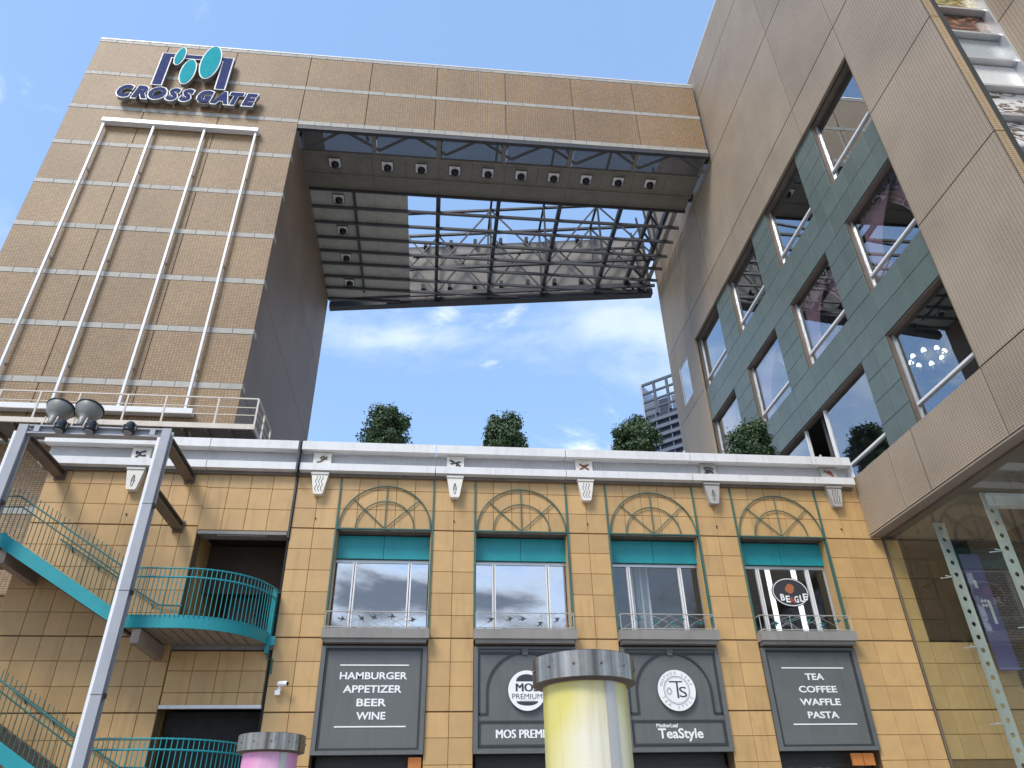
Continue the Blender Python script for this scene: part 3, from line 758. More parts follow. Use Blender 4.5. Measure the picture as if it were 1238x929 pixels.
def halfm(cx, cz, rx, rz, up_): return [(cx + rx * math.cos(math.pi * i / 16), -.134, cz + up_ * rz * math.sin(math.pi * i / 16)) for i in range(17)]
MB().prism(halfm(5.67, 5.56, .30, .19, 1), (0, .003, 0)).build('bun_print', 'print_dark', dd); MB().prism(halfm(5.67, 5.05, .30, .11, -1), (0, .003, 0)).build('bun_print', 'print_dark', dd)
m = MB(); m.box(5.46, 5.90, -.133, -.131, 5.075, 5.083); m.build('print', 'print_grey', dd)
mm = MB()
for q in range(3): text_y(mm, 'MOS PREMIUM', 4.81 + .010 * q, 6.51 + .010 * q, 4.15, 4.36, -.030 - .001 * q, 0, depth=.01)
mm.build('lettering', 'letter_white', s2)
s3 = board('shop_sign', 'grey arched signboard with white round tea shop medallion', 8.4, True)
dd = disc(s3, 9.90, 5.33, .54)
m = MB()
def ring(m, cx, cz, r, w, y):
    n = 40
    vs = []
    for i in range(n):
        a = 2 * math.pi * i / n
        vs += [(cx + r * math.cos(a), y, cz + r * math.sin(a)), (cx + (r + w) * math.cos(a), y, cz + (r + w) * math.sin(a))]
    m.add(vs, [(2 * i, 2 * i + 1, (2 * i + 3) % (2 * n), (2 * i + 2) % (2 * n)) for i in range(n)])
ring(m, 9.90, 5.33, .365, .012, -.134); ring(m, 9.90, 5.33, .335, .006, -.134)
m.box(9.70, 10.08, -.135, -.132, 5.535, 5.57); m.box(9.895, 9.945, -.135, -.132, 5.12, 5.54)
text_y(m, 'S', 9.96, 10.18, 5.14, 5.42, -.134, 0)
m.build('print', 'print_dark', dd)
m = MB()
for txt, r0, a0, da, flip in (('MOTHER LEAF', .41, 160, -14, False), ('TEA STYLE', .49, 205, 16, True)):
    for i, ch in enumerate(txt):
        if ch == ' ': continue
        vs, fs = text_verts(ch, 0, 0, 0, 2); mxv = max(v.x for v in vs)
        a = R(a0 + da * i); q = []
        for v in vs:
            lx, lz = (v.x - mxv / 2) * .125, v.y * .125
            if flip: ux, uz, tx, tz = -math.cos(a), -math.sin(a), -math.sin(a), math.cos(a)
            else: ux, uz, tx, tz = math.cos(a), math.sin(a), math.sin(a), -math.cos(a)
            q.append((9.90 + r0 * math.cos(a) + ux * lz + tx * lx, -.134, 5.33 + r0 * math.sin(a) + uz * lz + tz * lx))
        m.add(q, fs)
m.build('print', 'print_grey', dd)
m = MB(); m.tube([(9.68 + .10 * math.cos(i * 1.9) * (1 - i * .04), -.134, 5.30 + .11 * math.sin(i * 1.9)) for i in range(12)], .005, 4)
m.build('print', 'print_grey', dd)
line(s3, 'TeaStyle', 9.26, 10.52, 4.04, 4.37, off=.02); line(s3, 'MotherLeaf', 9.23, 9.84, 4.39, 4.49, off=.02)
# orange lit menu boxes in the shop front
for x0, lab in ((14.68, 'orange lit box under the tea and pasta signboard, farther from the pier'), (15.02, 'orange lit box under the tea and pasta signboard, next to the pier')):
    o = MB().box(x0, x0 + .30, .05, .12, 3.42, 3.72).build('menu_lightbox', 'lit_orange'); tag(o, lab, 'light box', 'orange light boxes')
o = MB().box(2.52, 2.86, .05, .12, 3.40, 3.72).build('menu_lightbox', 'lit_orange'); tag(o, 'single orange lit box under the hamburger signboard', 'light box')

# oval sign hung in the fourth window
ov = thing('oval_sign', 'black oval sign with white letters and brown emblem hanging at a window', 'sign', (14.16, .46, 7.85))
m = MB(); n = 40
P = [(14.16 + .60 * math.cos(2 * math.pi * i / n), .44, 8.31 + .46 * math.sin(2 * math.pi * i / n)) for i in range(n)]
m.prism(P, (0, .03, 0)); m.build('plate', 'print_dark', ov)
m = MB(); vs = []
for i in range(n):
    a = 2 * math.pi * i / n
    vs += [(14.16 + .55 * math.cos(a), .436, 8.31 + .41 * math.sin(a)), (14.16 + .575 * math.cos(a), .436, 8.31 + .435 * math.sin(a))]
m.add(vs, [(2 * i, 2 * i + 1, (2 * i + 3) % (2 * n), (2 * i + 2) % (2 * n)) for i in range(n)])
for i, (ch, x0, dz) in enumerate((('B', 13.80, .06), ('E', 13.965, .01), ('G', 14.24, .0), ('L', 14.42, .03), ('E', 14.54, .08))): text_y(m, ch, x0, x0 + .14, 7.98 + dz, 8.19 + dz, .435, .03)
m.build('lettering', 'letter_white', ov)
m = MB(); text_y(m, 'A', 14.09, 14.23, 7.97, 8.17, .435, .03); m.build('lettering', 'letter_red', ov)
m = MB(); m.prism([(14.16 + .13 * math.cos(2 * math.pi * i / 14) * (1 + .3 * math.sin(i)), .435, 8.42 + .16 * math.sin(2 * math.pi * i / 14)) for i in range(14)], (0, .004, 0)); m.build('emblem', 'dog_brown', ov)

# ------------------------------------------------------------------ gate tower with bridge
YB = 4.05
TX0, TX1, BX1 = -16.05, -4.85, 16.9
gate = thing('gate_tower', 'tall brown brick tower with bridge spanning across to the store', 'building', (-10.4, YB, 0))
core = MB(); core.box(TX0 + .02, TX1 - .05, YB + .05, 18.4, 0, 39.0); core.build('tower_core', 'joint', gate)
fwm = MB(); fwm.box(TX1 - .05, BX1 - .03, YB + .05, YB + .32, 33.27, 39.0); bridge = fwm.build('bridge_wall', 'joint', gate)
BANDS = [(38.88, 39.12), (36.10, 36.38), (33.28, 33.60)] + [(33.41 - 2.70 * i, 33.41 - 2.70 * i + .29) for i in range(1, 9)]
COLX = [TX0, -12.44, -8.80, TX1, -1.50, 2.11, 5.90, 9.65, 13.2, BX1]
def edges(bands, zlo):
    zs = []
    bs = sorted(bands, key=lambda q: -q[0])
    for (a0, a1), (b0, b1) in zip(bs[:-1], bs[1:]): zs.append((b1, a0))
    if zlo is not None: zs.append((zlo, bs[-1][0]))
    return zs
twb = [BANDS[0], BANDS[1], (33.40, 33.68)] + BANDS[3:]
brb = BANDS[:3]
wf = gate
for i in range(len(COLX) - 1):
    tower_side = COLX[i + 1] <= TX1 + .01
    for z0, z1 in edges(twb if tower_side else brb, 9.0 if tower_side else None):
        x0, x1 = COLX[i], COLX[i + 1]
        place('brick_panel', tile_mesh(x1 - x0 - .035, z1 - z0 - .012, .05, 'tower_brick', .006, 'brick_panel'), gate, ((x0 + x1) / 2, YB, (z0 + z1) / 2))
for bands, x0, x1 in ((twb, TX0, TX1), (brb, TX1, BX1)):
    for z0, z1 in bands:
        if z1 < 11: continue
        n = round((x1 - x0) / .83)
        tiles_y('band_tile', 'band_stone', gate, lin(x0, x1, n), [z0, z1], YB - .012, gap=.016, t=.05, ch=.005)
# tower flank and returns
ys = [YB, 18.4]
tiles_x('flank_panel', 'shaded_mosaic', gate, ys, [12.0, 17.2, 22.4, 27.5, 33.25], TX1, gap=.03, t=.04, facing=1)
for z0, z1 in twb:
    if 13 < z1 < 33: MB().box(TX1 + .004, TX1 + .012, YB - .01, YB + .42, z0 + .01, z1 - .01).build('band_return', 'band_stone', gate)
MB().box(TX0, TX1, YB - .03, 18.4, 39.12, 39.2).build('tower_coping', 'white_metal', gate)
MB().box(TX1, BX1, YB - .03, YB + .35, 39.12, 39.2).build('bridge_coping', 'white_metal', gate)
MB().box(BX1 - .03, BX1, YB, YB + .32, 33.3, 39.1).build('bridge_end', 'dark_gap', gate)
# white tubular frame on the tower front
wfr = thing('facade_frame', 'white metal frame of tall bars fixed to the tower front', 'frame', (-10.3, YB, 16))
for x in (-13.95, -11.6, -9.18, -6.72):
    MB().box(x - .048, x + .048, YB - .26, YB - .14, 16.1, 32.15).build('upright', 'white_frame', wfr)
    for z in (18, 23.5, 29): MB().box(x - .03, x + .03, YB - .14, YB - .0, z, z + .08).build('spacer', 'white_frame', wfr)
MB().box(-14.05, -6.6, YB - .34, YB - .04, 32.15, 32.40).build('head_bar', 'white_frame', wfr)
MB().box(-14.05, -6.4, YB - .34, YB - .04, 15.86, 16.1).build('foot_bar', 'white_frame', wfr)
# catwalk
cw = thing('catwalk', 'cream steel maintenance catwalk with railings along the tower front', 'catwalk', (-9, 3, 14.7))
MB().box(-14.5, -3.66, 2.5, 2.56, 14.62, 14.82).build('edge_beam', 'cream_metal', cw)
MB().box(-14.5, -3.66, 2.56, 3.98, 14.70, 14.74).build('floor_grate', 'grille', cw)
MB().box(-3.72, -3.66, 2.56, 5.0, 14.62, 14.82).build('edge_beam', 'cream_metal', cw)
for i in range(14):
    x = -14.4 + i * .82
    MB().box(x, x + .06, 2.57, 4.0, 14.55, 14.69).build('joist', 'steel_brown', cw)
for z in (15.9, 15.52, 15.2): 
    MB().bar((-14.5, 2.53, z), (-3.69, 2.53, z), .05 if z > 15.8 else .03, .05 if z > 15.8 else .03).build('rail', 'cream_metal', cw)
    MB().bar((-3.69, 2.56, z), (-3.69, 5.0, z), .05 if z > 15.8 else .03, .05 if z > 15.8 else .03).build('rail', 'cream_metal', cw)
for x in (-12.65, -11.3, -9.95, -8.3, -6.95, -5.1, -3.69): MB().box(x - .03, x + .03, 2.50, 2.55, 14.82, 15.88).build('post', 'cream_metal', cw)
for y in (3.7, 4.95): MB().box(-3.72, -3.66, y - .03, y + .03, 14.82, 15.88).build('post', 'cream_metal', cw)
for x in (-13.2, -9.6, -6.0): MB().prism([(x, 4.0, 13.4), (x, 4.0, 13.7), (x, 2.7, 14.55), (x, 2.9, 14.55)], (.1, 0, 0)).build('bracket', 'steel_brown', cw)

# tower sign
sg = thing('tower_sign', 'large sign of navy letters below turquoise ovals and a gate symbol on the tower', 'sign', (-10.4, YB, 33.9))
LX = [('C', -13.86, -13.10), ('R', -13.10, -12.32), ('O', -12.34, -11.46), ('S', -11.46, -10.80), ('S', -10.80, -10.14), ('G', -9.95, -9.17), ('A', -9.22, -8.36), ('T', -8.40, -7.66), ('E', -7.70, -6.98)]
for ch, a, c in LX:
    m = MB(); text_y(m, ch, a - .02, c + .02, 33.86, 34.91, YB - .40, .07, .22, .20); lo = m.build('letter', 'bell_grey', sg)  # grey body puts the shadow on the letter's sides into colour
    m = MB(); text_y(m, ch, a - .035, c + .035, 33.84, 34.93, YB - .425, .08, .22, .02); m.build('letter_outline', 'letter_white', lo)
    m = MB(); text_y(m, ch, a + .03, c - .03, 33.91, 34.86, YB - .45, .05, .22, .02); m.build('letter_face', 'navy', lo)
    MB().box((a + c) / 2 - .04, (a + c) / 2 + .04, YB - .20, YB - .01, 34.25, 34.35).build('stud', 'steel_dark', lo)
def pi_shape(o):
    x0, x1, z0, z1, lw, bt = -12.36 - o, -8.76 + o, 35.10 - o, 37.72 + o, .46 + 2 * o, .28 + 2 * o
    return [(x0, z0), (x0 + lw, z0), (x0 + lw, z1 - bt), (x1 - lw, z1 - bt), (x1 - lw, z0), (x1, z0), (x1, z1), (x0, z1)]
def pi_prism(m, o, y, d):
    p = pi_shape(o)
    m.prism([(p[i][0], y, p[i][1]) for i in (0, 1, 2, 7)], (0, d, 0)); m.prism([(p[i][0], y, p[i][1]) for i in (7, 2, 3, 6)], (0, d, 0)); m.prism([(p[i][0], y, p[i][1]) for i in (3, 4, 5, 6)], (0, d, 0))
m = MB(); pi_prism(m, .03, YB - .38, .20); pg = m.build('gate_symbol', 'bell_grey', sg)  # symbol sides coloured grey to stand for their shadow
m = MB(); pi_prism(m, .05, YB - .402, .02); m.build('symbol_outline', 'letter_white', pg)
m = MB(); pi_prism(m, -.015, YB - .424, .018); m.build('symbol_face', 'navy', pg)
for cx, cz, rx, rz, yo, tl in ((-11.45, 37.50, .21, .72, .0, .05), (-10.78, 36.20, .33, 1.00, -.04, .03), (-9.80, 37.10, .45, 1.36, -.06, .04)):
    def ell(s, y): return [(cx + (rx + s) * math.cos(2 * math.pi * i / 32) + tl * math.sin(2 * math.pi * i / 32), y, cz + (rz + s) * math.sin(2 * math.pi * i / 32)) for i in range(32)]
    m = MB(); m.prism(ell(.04, YB - .44 + yo), (0, .20, 0)); eo = m.build('oval', 'bell_grey', sg)  # oval sides likewise painted grey as if in shade
    m = MB(); m.prism(ell(.06, YB - .46 + yo), (0, .019, 0)); m.build('oval_outline', 'letter_white', eo)
    m = MB(); m.prism(ell(0, YB - .48 + yo), (0, .018, 0)); m.build('oval_face', 'turquoise', eo)
    MB().box(cx - .05, cx + .05, YB - .22, YB - .01, cz - .05, cz + .05).build('stud', 'steel_dark', eo)

# bridge underside
ZS = 33.25
def yback(x): return 18.9 + (x - TX1) * (15.75 - 18.9) / (BX1 - TX1)
MB().box(TX1 + .02, BX1, YB + .0, YB + .20, 33.02, 33.262).build('fascia_beam', 'steel_dark', gate)
xs = [TX1 + .05, -1.0, 2.4, 5.9, 9.5, 13.1, BX1]
for a, c in zip(xs[:-1], xs[1:]):
    MB().box(a + .12, c - .12, YB + .22, 5.62, ZS, ZS + .015).build('mesh_panel', 'grille', gate)
    MB().box(c - .14, c + .10 if c < BX1 else c, YB + .22, 5.62, ZS - .03, ZS + .05).build('grille_bar', 'soffit_brown', gate)
MB().box(TX1 + .03, BX1, 5.62, 5.74, ZS - .08, ZS + .1).build('soffit_rail', 'soffit_brown', gate)
MB().box(TX1 + .03, BX1, 7.12, 7.22, ZS - .08, ZS + .1).build('soffit_rail', 'soffit_brown', gate)
MB().box(TX1 + .03, BX1, 8.26, 8.36, ZS - .10, ZS + .3).build('soffit_rail', 'steel_dark', gate)
def cuts_x(a, c, n, y0, y1, name, mat, z=ZS):
    q = lin(a, c, n)
    for u, v in zip(q[:-1], q[1:]): MB().box(u + .008, v - .008, y0, y1, z, z + .03).build(name, mat, gate)
MB().box(TX1 + .03, BX1, 5.7, 8.3, ZS + .09, ZS + .12).build('soffit_light_stop', 'steel_dark', gate)  # slab added above the panels to keep skylight out of the gaps
cuts_x(TX1 + .03, BX1, 12, 5.74, 7.12, 'soffit_panel', 'soffit_brown')
cuts_x(TX1 + .03, BX1, 6, 7.22, 8.26, 'soffit_panel', 'soffit_brown', ZS + .05)
# pale panels left of the opening
yy = [8.40, 9.60, 10.83, 12.12, 13.30, 14.45, 15.70, 16.85, 18.0]
for a, c in zip(yy[:-1], yy[1:]):
    for u, v in ((TX1 + .04, -2.35), (-2.35, -1.2), (-1.2, .68)): MB().box(u + .006, v - .006, a + .005, c - .005, ZS + .02, ZS + .05).build('soffit_panel', 'soffit_pale', gate)
MB().box(TX1 + .03, .66, 8.4, 18.0, ZS + .055, ZS + .08).build('soffit_light_stop', 'steel_dark', gate)  # added backing that blocks skylight between the pale panels
MB().box(-2.42, -2.28, 8.4, 17.2, ZS - .10, ZS + .02).build('soffit_rail', 'steel_dark', gate)
for y in yy[1:]:
    MB().box(TX1 + .04, min(BX1, TX1 + (18.9 - .2 - y) / (18.9 - 15.75) * (BX1 - TX1)), y - .065, y + .065, ZS - .15, ZS + .015).build('purlin', 'truss_grey', gate)
for x in (2.4, 5.9, 9.5, 13.1):
    MB().box(x - .11, x + .11, 8.36, yback(x) - .2, ZS + .02, ZS + .32).build('cross_beam', 'steel_dark', gate)
# oblique rear wall of the bridge (concrete inside) with edge beam
def obl(m, x0, x1, d0, d1, z0, z1):
    m.prism([(x0, yback(x0) + d0, z0), (x1, yback(x1) + d0, z0), (x1, yback(x1) + d1, z0), (x0, yback(x0) + d1, z0)], (0, 0, z1 - z0))
xr = [TX1 + .05, -1.2, 2.4, 5.9, 9.5, 13.1, BX1]
for a, c in zip(xr[:-1], xr[1:]):
    m = MB(); obl(m, a + .01, c - .01, 0, .3, 33.5, 38.3); m.build('rear_panel', 'concrete', gate)
m = MB(); obl(m, TX1 + .05, BX1, -.15, .35, 33.05, 33.5); m.build('rear_edge_beam', 'steel_dark', gate)
m = MB(); obl(m, TX1 + .05, BX1, -.75, -.60, 33.2, 33.38); m.build('rear_edge_beam', 'steel_dark', gate)
# trusses
def truss(name, d, z0, z1, mids=(), w=.16):
    m = MB()
    q = lambda x, z: (x, yback(x) + d, z)
    m.bar(q(-1.1, z1), q(16.6, z1), w, w); m.bar(q(-1.1, z0), q(16.6, z0), w, w)
    for z in mids: m.bar(q(.7, z), q(16.6, z), w * .8, w * .8)
    m.build(name + '_chord', 'steel_dark', gate)
    X = [-1.1, 2.4, 5.9, 9.5, 13.1, 16.6]
    for i, x in enumerate(X):
        if x > 1: MB().bar(q(x, z0), q(x, z1), w * .8, w * .8).build(name + '_post', 'truss_grey' if d > -1 else 'steel_dark', gate)
    for i in range(len(X) - 1):
        a, c = (z0, z1) if i % 2 else (z1, z0)
        if d > -1: MB().bar((q(X[i], c)[0], q(X[i], c)[1] + .08, c), (q(X[i + 1], a)[0], q(X[i + 1], a)[1] + .08, a), w * .55, w * .55).build(name + '_brace', 'steel_dark', gate)
        MB().bar(q(X[i], a), q(X[i + 1], c), w * .6, w * .6).build(name + '_diagonal', 'truss_grey', gate)
truss('rear_truss', -.5, 33.6, 38.9, (36.9,), .17)
truss('mid_truss', -2.9, 33.65, 38.7, (), .15)
for x in (1.5, 3.3, 5.0, 6.8, 8.6, 10.4, 12.2):
    MB().box(x - .12, x + .12, yback(x) - .42, yback(x) - .003, 38.0, 38.45).build('clamp', 'steel_dark', gate)
    MB().box(x - .12, x + .12, yback(x) - .42, yback(x) - .003, 34.1, 34.5).build('clamp', 'steel_dark', gate)
for x in (2.4, 5.9, 9.5, 13.1): MB().bar((x, YB + .9, 38.6), (x, yback(x) - .5, 38.9), .14, .14).build('tie_beam', 'steel_dark', gate)
for i, x in enumerate((-3.1, .7, 4.15, 7.7, 11.3, 14.9)):       # front truss seen through the mesh
    MB().bar((x - 1.75, YB + .9, 33.5), (x, YB + .9, 38.6), .12, .12).build('front_diagonal', 'steel_dark', gate)
    MB().bar((x + 1.75, YB + .9, 33.5), (x, YB + .9, 38.6), .12, .12).build('front_diagonal', 'steel_dark', gate)
for i in range(12):                                             # zigzag bracing lying just above the mesh
    xa, xb_ = TX1 + .5 + i * 1.78, TX1 + .5 + (i + 1) * 1.78
    ya, yb_ = (YB + .35, 5.55) if i % 2 else (5.55, YB + .35)
    MB().bar((xa, ya, ZS + .25), (xb_, yb_, ZS + .25), .11, .11).build('mesh_brace', 'steel_dark', gate)
MB().bar((TX1 + .1, YB + .9, 38.6), (BX1 - .1, YB + .9, 38.6), .18, .18).build('front_chord', 'steel_dark', gate)
m = MB(); m.box(14.9, 15.1, 8.4, 15.9, 33.5, 33.8); m.box(15.9, 16.1, 8.4, 15.9, 33.5, 33.9); m.build('end_beam', 'steel_dark', gate)
for i in range(5):
    y = 9 + i * 1.5
    MB().bar((15.0, y, 33.6), (16.0, y + 1.3, 33.6), .12, .12).build('end_brace', 'steel_dark', gate)
    MB().bar((16.0, y, 33.8), (16.0, y + .75, 38.6), .12, .12).build('end_brace', 'steel_dark', gate)
MB().box(16.3, 16.5, 8.4, 15.8, 33.3, 33.5).build('end_beam', 'concrete', gate)
for z, y in ((37.0, 4.3), (33.2, 4.3), (33.3, 7.2)):
    MB().box(BX1 - .05, 17.03, y, y + .4, z, z + .35).build('bearing', 'dark_gap', gate)
# rear face of the bridge
m = MB(); obl(m, TX1 + .05, BX1, .36, .42, 33.1, 38.2); m.build('rear_cladding', 'tower_brick', gate)

# soffit lamps
lm = MB(); lm.box(-.30, .30, -.30, .30, -.03, .0)
lamp_plate = lm.mesh('reflector', 'lamp_white')
lm = MB(); lm.lathe([(.20, .0), (.215, -.10), (.16, -.22), (.06, -.25)], (0.02, .06, -.03), n=16); lamp_can = lm.mesh('lamp_body', 'lamp_black')
lm = MB()
for a in ((-.32, -.30, -.34, .34), (.30, .32, -.34, .34)): lm.box(a[0], a[1], a[2], a[3], -.05, .01)
lm.box(-.30, .30, -.34, -.305, -.05, .01); lm.box(-.30, .30, .305, .34, -.05, .01); lamp_rim = lm.mesh('rim', 'steel_brown')
def soffit_lamp(x, y, lab, grp):
    t = thing('soffit_lamp', lab, 'lamp', (x, y, ZS - .01), grp)
    for nm, me in (('reflector', lamp_plate), ('lamp_body', lamp_can), ('rim', lamp_rim)): place(nm, me, t, (x, y, ZS - .01))
ORD = ['first', 'second', 'third', 'fourth', 'fifth', 'sixth', 'seventh', 'eighth', 'ninth', 'tenth']
for i in range(10): soffit_lamp(-3.2 if i == 0 else -.39 + 1.83 * (i - 1), 6.35, '%s downlight from the brick tower in the long row under the bridge front' % ORD[i], 'downlights in the front row')
for i, y in enumerate((8.95, 11.45, 13.85, 16.3)): soffit_lamp(-3.24, y, '%s downlight on the pale panels beside the tower, counted from the long row' % ORD[i], 'downlights beside the tower')

# ------------------------------------------------------------------ department store on the right
XW = 17.05
store = thing('department_store', 'large beige mosaic clad store with green tiled window block', 'building', (20, 2, 0))
YN, YF = -10.30, 14.9
GY0, GY1, GZ0, GZ1 = -6.83, 10.72, 12.10, 25.66
COLY = [YN, GY0, -3.20, .33, 3.85, 7.40, GY1, YF]
ROWZ = [17.2, 22.38, 27.40, 32.80, 37.90, 40.5]
WIN = []                        # (y0, y1, z0, z1, row, col)
cols = [(-6.80, -3.72), (-2.20, .95), (2.52, 5.72), (7.42, 10.66)]
for r, (z0, z1) in enumerate(((12.12, 15.42), (17.18, 20.42), (22.32, 25.62))):
    for c, (a, d) in enumerate(cols):
        if r == 0 and c in (1, 2): continue
        WIN.append((a, d, z0, z1, r, c))
WIN.append((-2.20, 5.72, 12.12, 15.42, 0, 1))
# backing in strips round the openings
bk = MB(); XB0, XB1 = XW + .17, XW + .5
def bb(y0, y1, z0, z1, x0=XB0, x1=XB1): bk.box(x0, x1, y0, y1, z0, z1)
bb(YN, YF, GZ1, 40.4, XW + .03); bb(YN, 0, 10.08, GZ0, XW + .03); bb(YN, GY0, GZ0, GZ1, XW + .03)
bb(GY1, 12.2, 10.1, GZ1, XW + .03); bb(13.75, YF, 10.1, GZ1, XW + .03); bb(12.2, 13.75, 10.1, 23.08, XW + .03); bb(12.2, 13.75, 25.7 - .04, GZ1, XW + .03)
zr = [(GZ0, 12.12), (15.42, 17.18), (20.42, 22.32), (25.62, GZ1)]
for z0, z1 in zr: bb(GY0, GY1, z0, z1)
for r, (z0, z1) in enumerate(((12.12, 15.42), (17.18, 20.42), (22.32, 25.62))):
    e = [GY0]
    for w in sorted(q for q in WIN if q[4] == r): e += [w[0], w[1]]
    e.append(GY1)
    for a, d in zip(e[0::2], e[1::2]): bb(a, d, z0, z1)
backo = bk.build('wall', 'sign_moulding', store)
def skipp(y0, y1, z0, z1): return False
# mosaic panels
for i in range(len(COLY) - 1):
    y0, y1 = COLY[i], COLY[i + 1]
    if i == 0: rows = [10.05, 12.10] + ROWZ
    elif i == len(COLY) - 2: rows = [12.3, 17.2, 22.38, 27.40, 32.80, 37.90, 40.5]
    else: rows = [25.66, 27.40, 32.80, 37.90, 40.5]
    for z0, z1 in zip(rows[:-1], rows[1:]):
        if i == len(COLY) - 2 and z0 == 22.38:         # round the small window
            for a, d, p, q in ((y0, 12.2, z0, z1), (13.75, y1, z0, z1), (12.2, 13.75, z0, 23.08), (12.2, 13.75, 25.7, z1)):
                place('mosaic_panel', tile_mesh(d - a - .004, q - p - .004, .03, 'mosaic', .004, 'mosaic_panel'), store, (XW, (a + d) / 2, (p + q) / 2), -math.pi / 2)
            continue
        place('mosaic_panel', tile_mesh(y1 - y0 - .045, z1 - z0 - .045, .03, 'mosaic', .003, 'mosaic_panel'), store, (XW, (y0 + y1) / 2, (z0 + z1) / 2), -math.pi / 2)
for y0, y1 in ((GY0, -3.52), (-3.52, -2.19), (-2.19, -.01)):
    place('mosaic_panel', tile_mesh(y1 - y0 - .045, 2.05 - .045, .03, 'mosaic', .003, 'mosaic_panel'), store, (XW, (y0 + y1) / 2, 11.075), -math.pi / 2)
MB().box(XW, XW + .6, YN, YF, 40.5, 40.6).build('coping', 'white_metal', store)
# edges of the mosaic skin round the green block
for bx_ in ((GY0 + .02, GY1 - .02, GZ1 - .018, GZ1 - .002), (GY0 + .002, GY0 + .02, GZ0, GZ1), (GY1 - .02, GY1 - .002, GZ0, GZ1)): MB().box(XW + .004, XW + .118, *bx_).build('reveal', 'mosaic', store)
# green tiles
XG = XW + .12
for z0, z1 in ((15.42, 17.18), (20.42, 22.32)):
    tiles_x('green_tile', 'green_tile', store, lin(GY0, GY1, 23), lin(z0, z1, 2), XG, gap=.020, ch=.003)
for r, (z0, z1) in enumerate(((GZ0, 15.42), (17.18, 20.42), (22.32, GZ1))):
    e = [GY0]
    for w in sorted(q for q in WIN if q[4] == r): e += [w[0], w[1]]
    e.append(GY1)
    for a, d in zip(e[0::2], e[1::2]):
        if d - a > .3: tiles_x('green_tile', 'green_tile', store, lin(a, d, 2), lin(z0, z1, 4), XG, gap=.020, ch=.003)
# windows
for (y0, y1, z0, z1, r, c) in WIN:
    XGZ = XW + .40
    w = MB()
    w.box(XG + .04, XGZ, y0 + .001, y0 + .05, z0, z1); w.box(XG + .04, XGZ, y1 - .05, y1 - .001, z0, z1)
    w.box(XG + .04, XGZ, y0 + .05, y1 - .05, z1 - .05, z1 - .001); w.box(XG + .04, XGZ, y0 + .05, y1 - .05, z0 + .001, z0 + .04)
    wo = w.build('window', 'steel_brown', store)
    for ya in (y0 + .05, y1 - .10): MB().box(XGZ - .10, XGZ - .01, ya, ya + .05, z0 + .04, z1 - .05).build('jamb', 'alu', wo)
    m = MB(); m.box(XGZ - .12, XGZ + .02, y0 + .10, y1 - .10, z0 + .62, z0 + .70); m.build('transom', 'white_frame', wo)
    big = (r == 0 and c == 1)
    segs = [(y0, 1.0), (1.0, 2.6), (2.6, y1)] if big else [(y0, y1)]
    for a, d in segs:
        if big and a == 1.0: continue
        m = MB(); m.box(XGZ - .05, XGZ - .043, a + .10, d - .10 if d == y1 else d, z0 + .05, z1 - .05); m.build('pane', 'glass_store', wo)
    if big:
        for yv in (1.0, 2.6): m = MB(); m.box(XGZ - .12, XGZ, yv - .04, yv + .04, z0 + .05, z1 - .05); m.build('mullion', 'white_frame', wo)
        m = MB(); m.prism([(XGZ - .05, 1.0, z0 + .1), (XGZ - .05, 1.0, z1 - .1), (XGZ + .9, 2.1, z1 - .1), (XGZ + .9, 2.1, z0 + .1)], (.01, .01, 0)); m.build('open_sash', 'glass_store', wo)
m = MB(); m.box(XW + .02, XW + .10, 12.2, 12.26, 23.08, 25.68); m.box(XW + .02, XW + .10, 13.69, 13.75, 23.08, 25.68); m.box(XW + .02, XW + .10, 12.26, 13.69, 23.08, 23.14); m.box(XW + .02, XW + .10, 12.26, 13.69, 25.62, 25.68)
wo = m.build('window', 'white_frame', store)
MB().box(XW + .06, XW + .066, 12.26, 13.69, 23.14, 25.62).build('pane', 'glass_store', wo)
# rooms
m = MB()
for z in (10.8, 16.3, 21.3, 26.3): m.box(XW + .51, 24, YN + .3, YF - .3, z, z + .25)
m.box(24, 24.2, YN + .3, YF - .3, 10.8, 26.5)
for y in (YN + .5, 1.6, 6.5, YF - .4): m.box(XW + .55, 24, y, y + .12, 10.8, 26.4)
m.build('interior', 'room_dark', store)
m = MB(); m.box(18.6, 18.75, -6.2, -4.6, 22.3, 24.6); m.box(18.2, 18.35, -3.9, -3.8, 22.3, 25.4); m.build('inner_partition', 'room_pale', store)
# roof, far wall and near return
MB().box(XW + .5, 30, YN, YF, 40.2, 40.4).build('roof', 'roof_grey', store)
MB().box(XW + .02, 30, YF, YF + .2, 10.0, 40.5).build('far_wall', 'mosaic', store)
# near end: brick edge, display strip, second wall plane coming forward
for z0, z1 in zip([10.05, 12.1] + ROWZ[:-1], [12.1] + ROWZ):
    MB().box(XW + .035, XW + .30, YN - .02, YN + .02, z0 + .015, z1 - .015).build('edge_panel', 'edge_brick', store)
m = MB(); m.box(XW + .3, 19.3, YN + .34, YN + .5, 10.05, 40.4); m.build('display_backing', 'steel_dark', store)
MB().box(XW + .26, XW + .30, YN + .02, YN + .34, 10.05, 40.4).build('display_cheek', 'edge_brick', store)
PM = ['poster_grey', 'poster_stripe', 'poster_stripe', 'poster_white', 'poster_grey', 'poster_brown', 'poster_food', 'poster_grey', 'poster_white', 'poster_food']
zz_ = 15.53
for i in range(10):
    z0 = zz_ + 1.27 * i; off = .30
    MB().box(XW + .34, 19.14, YN + .24, YN + .27, z0 + .10, z0 + 1.14).build('display_panel', PM[i], store)
    MB().box(XW + .31, 19.14, YN + .04, YN + .30, z0 + 1.17, z0 + 1.25).build('display_fin', 'alu', store)
    MB().box(XW + .31, 19.14, YN + .20, YN + .30, z0 - .02, z0 + .06).build('display_rail', 'gantry_grey', store)
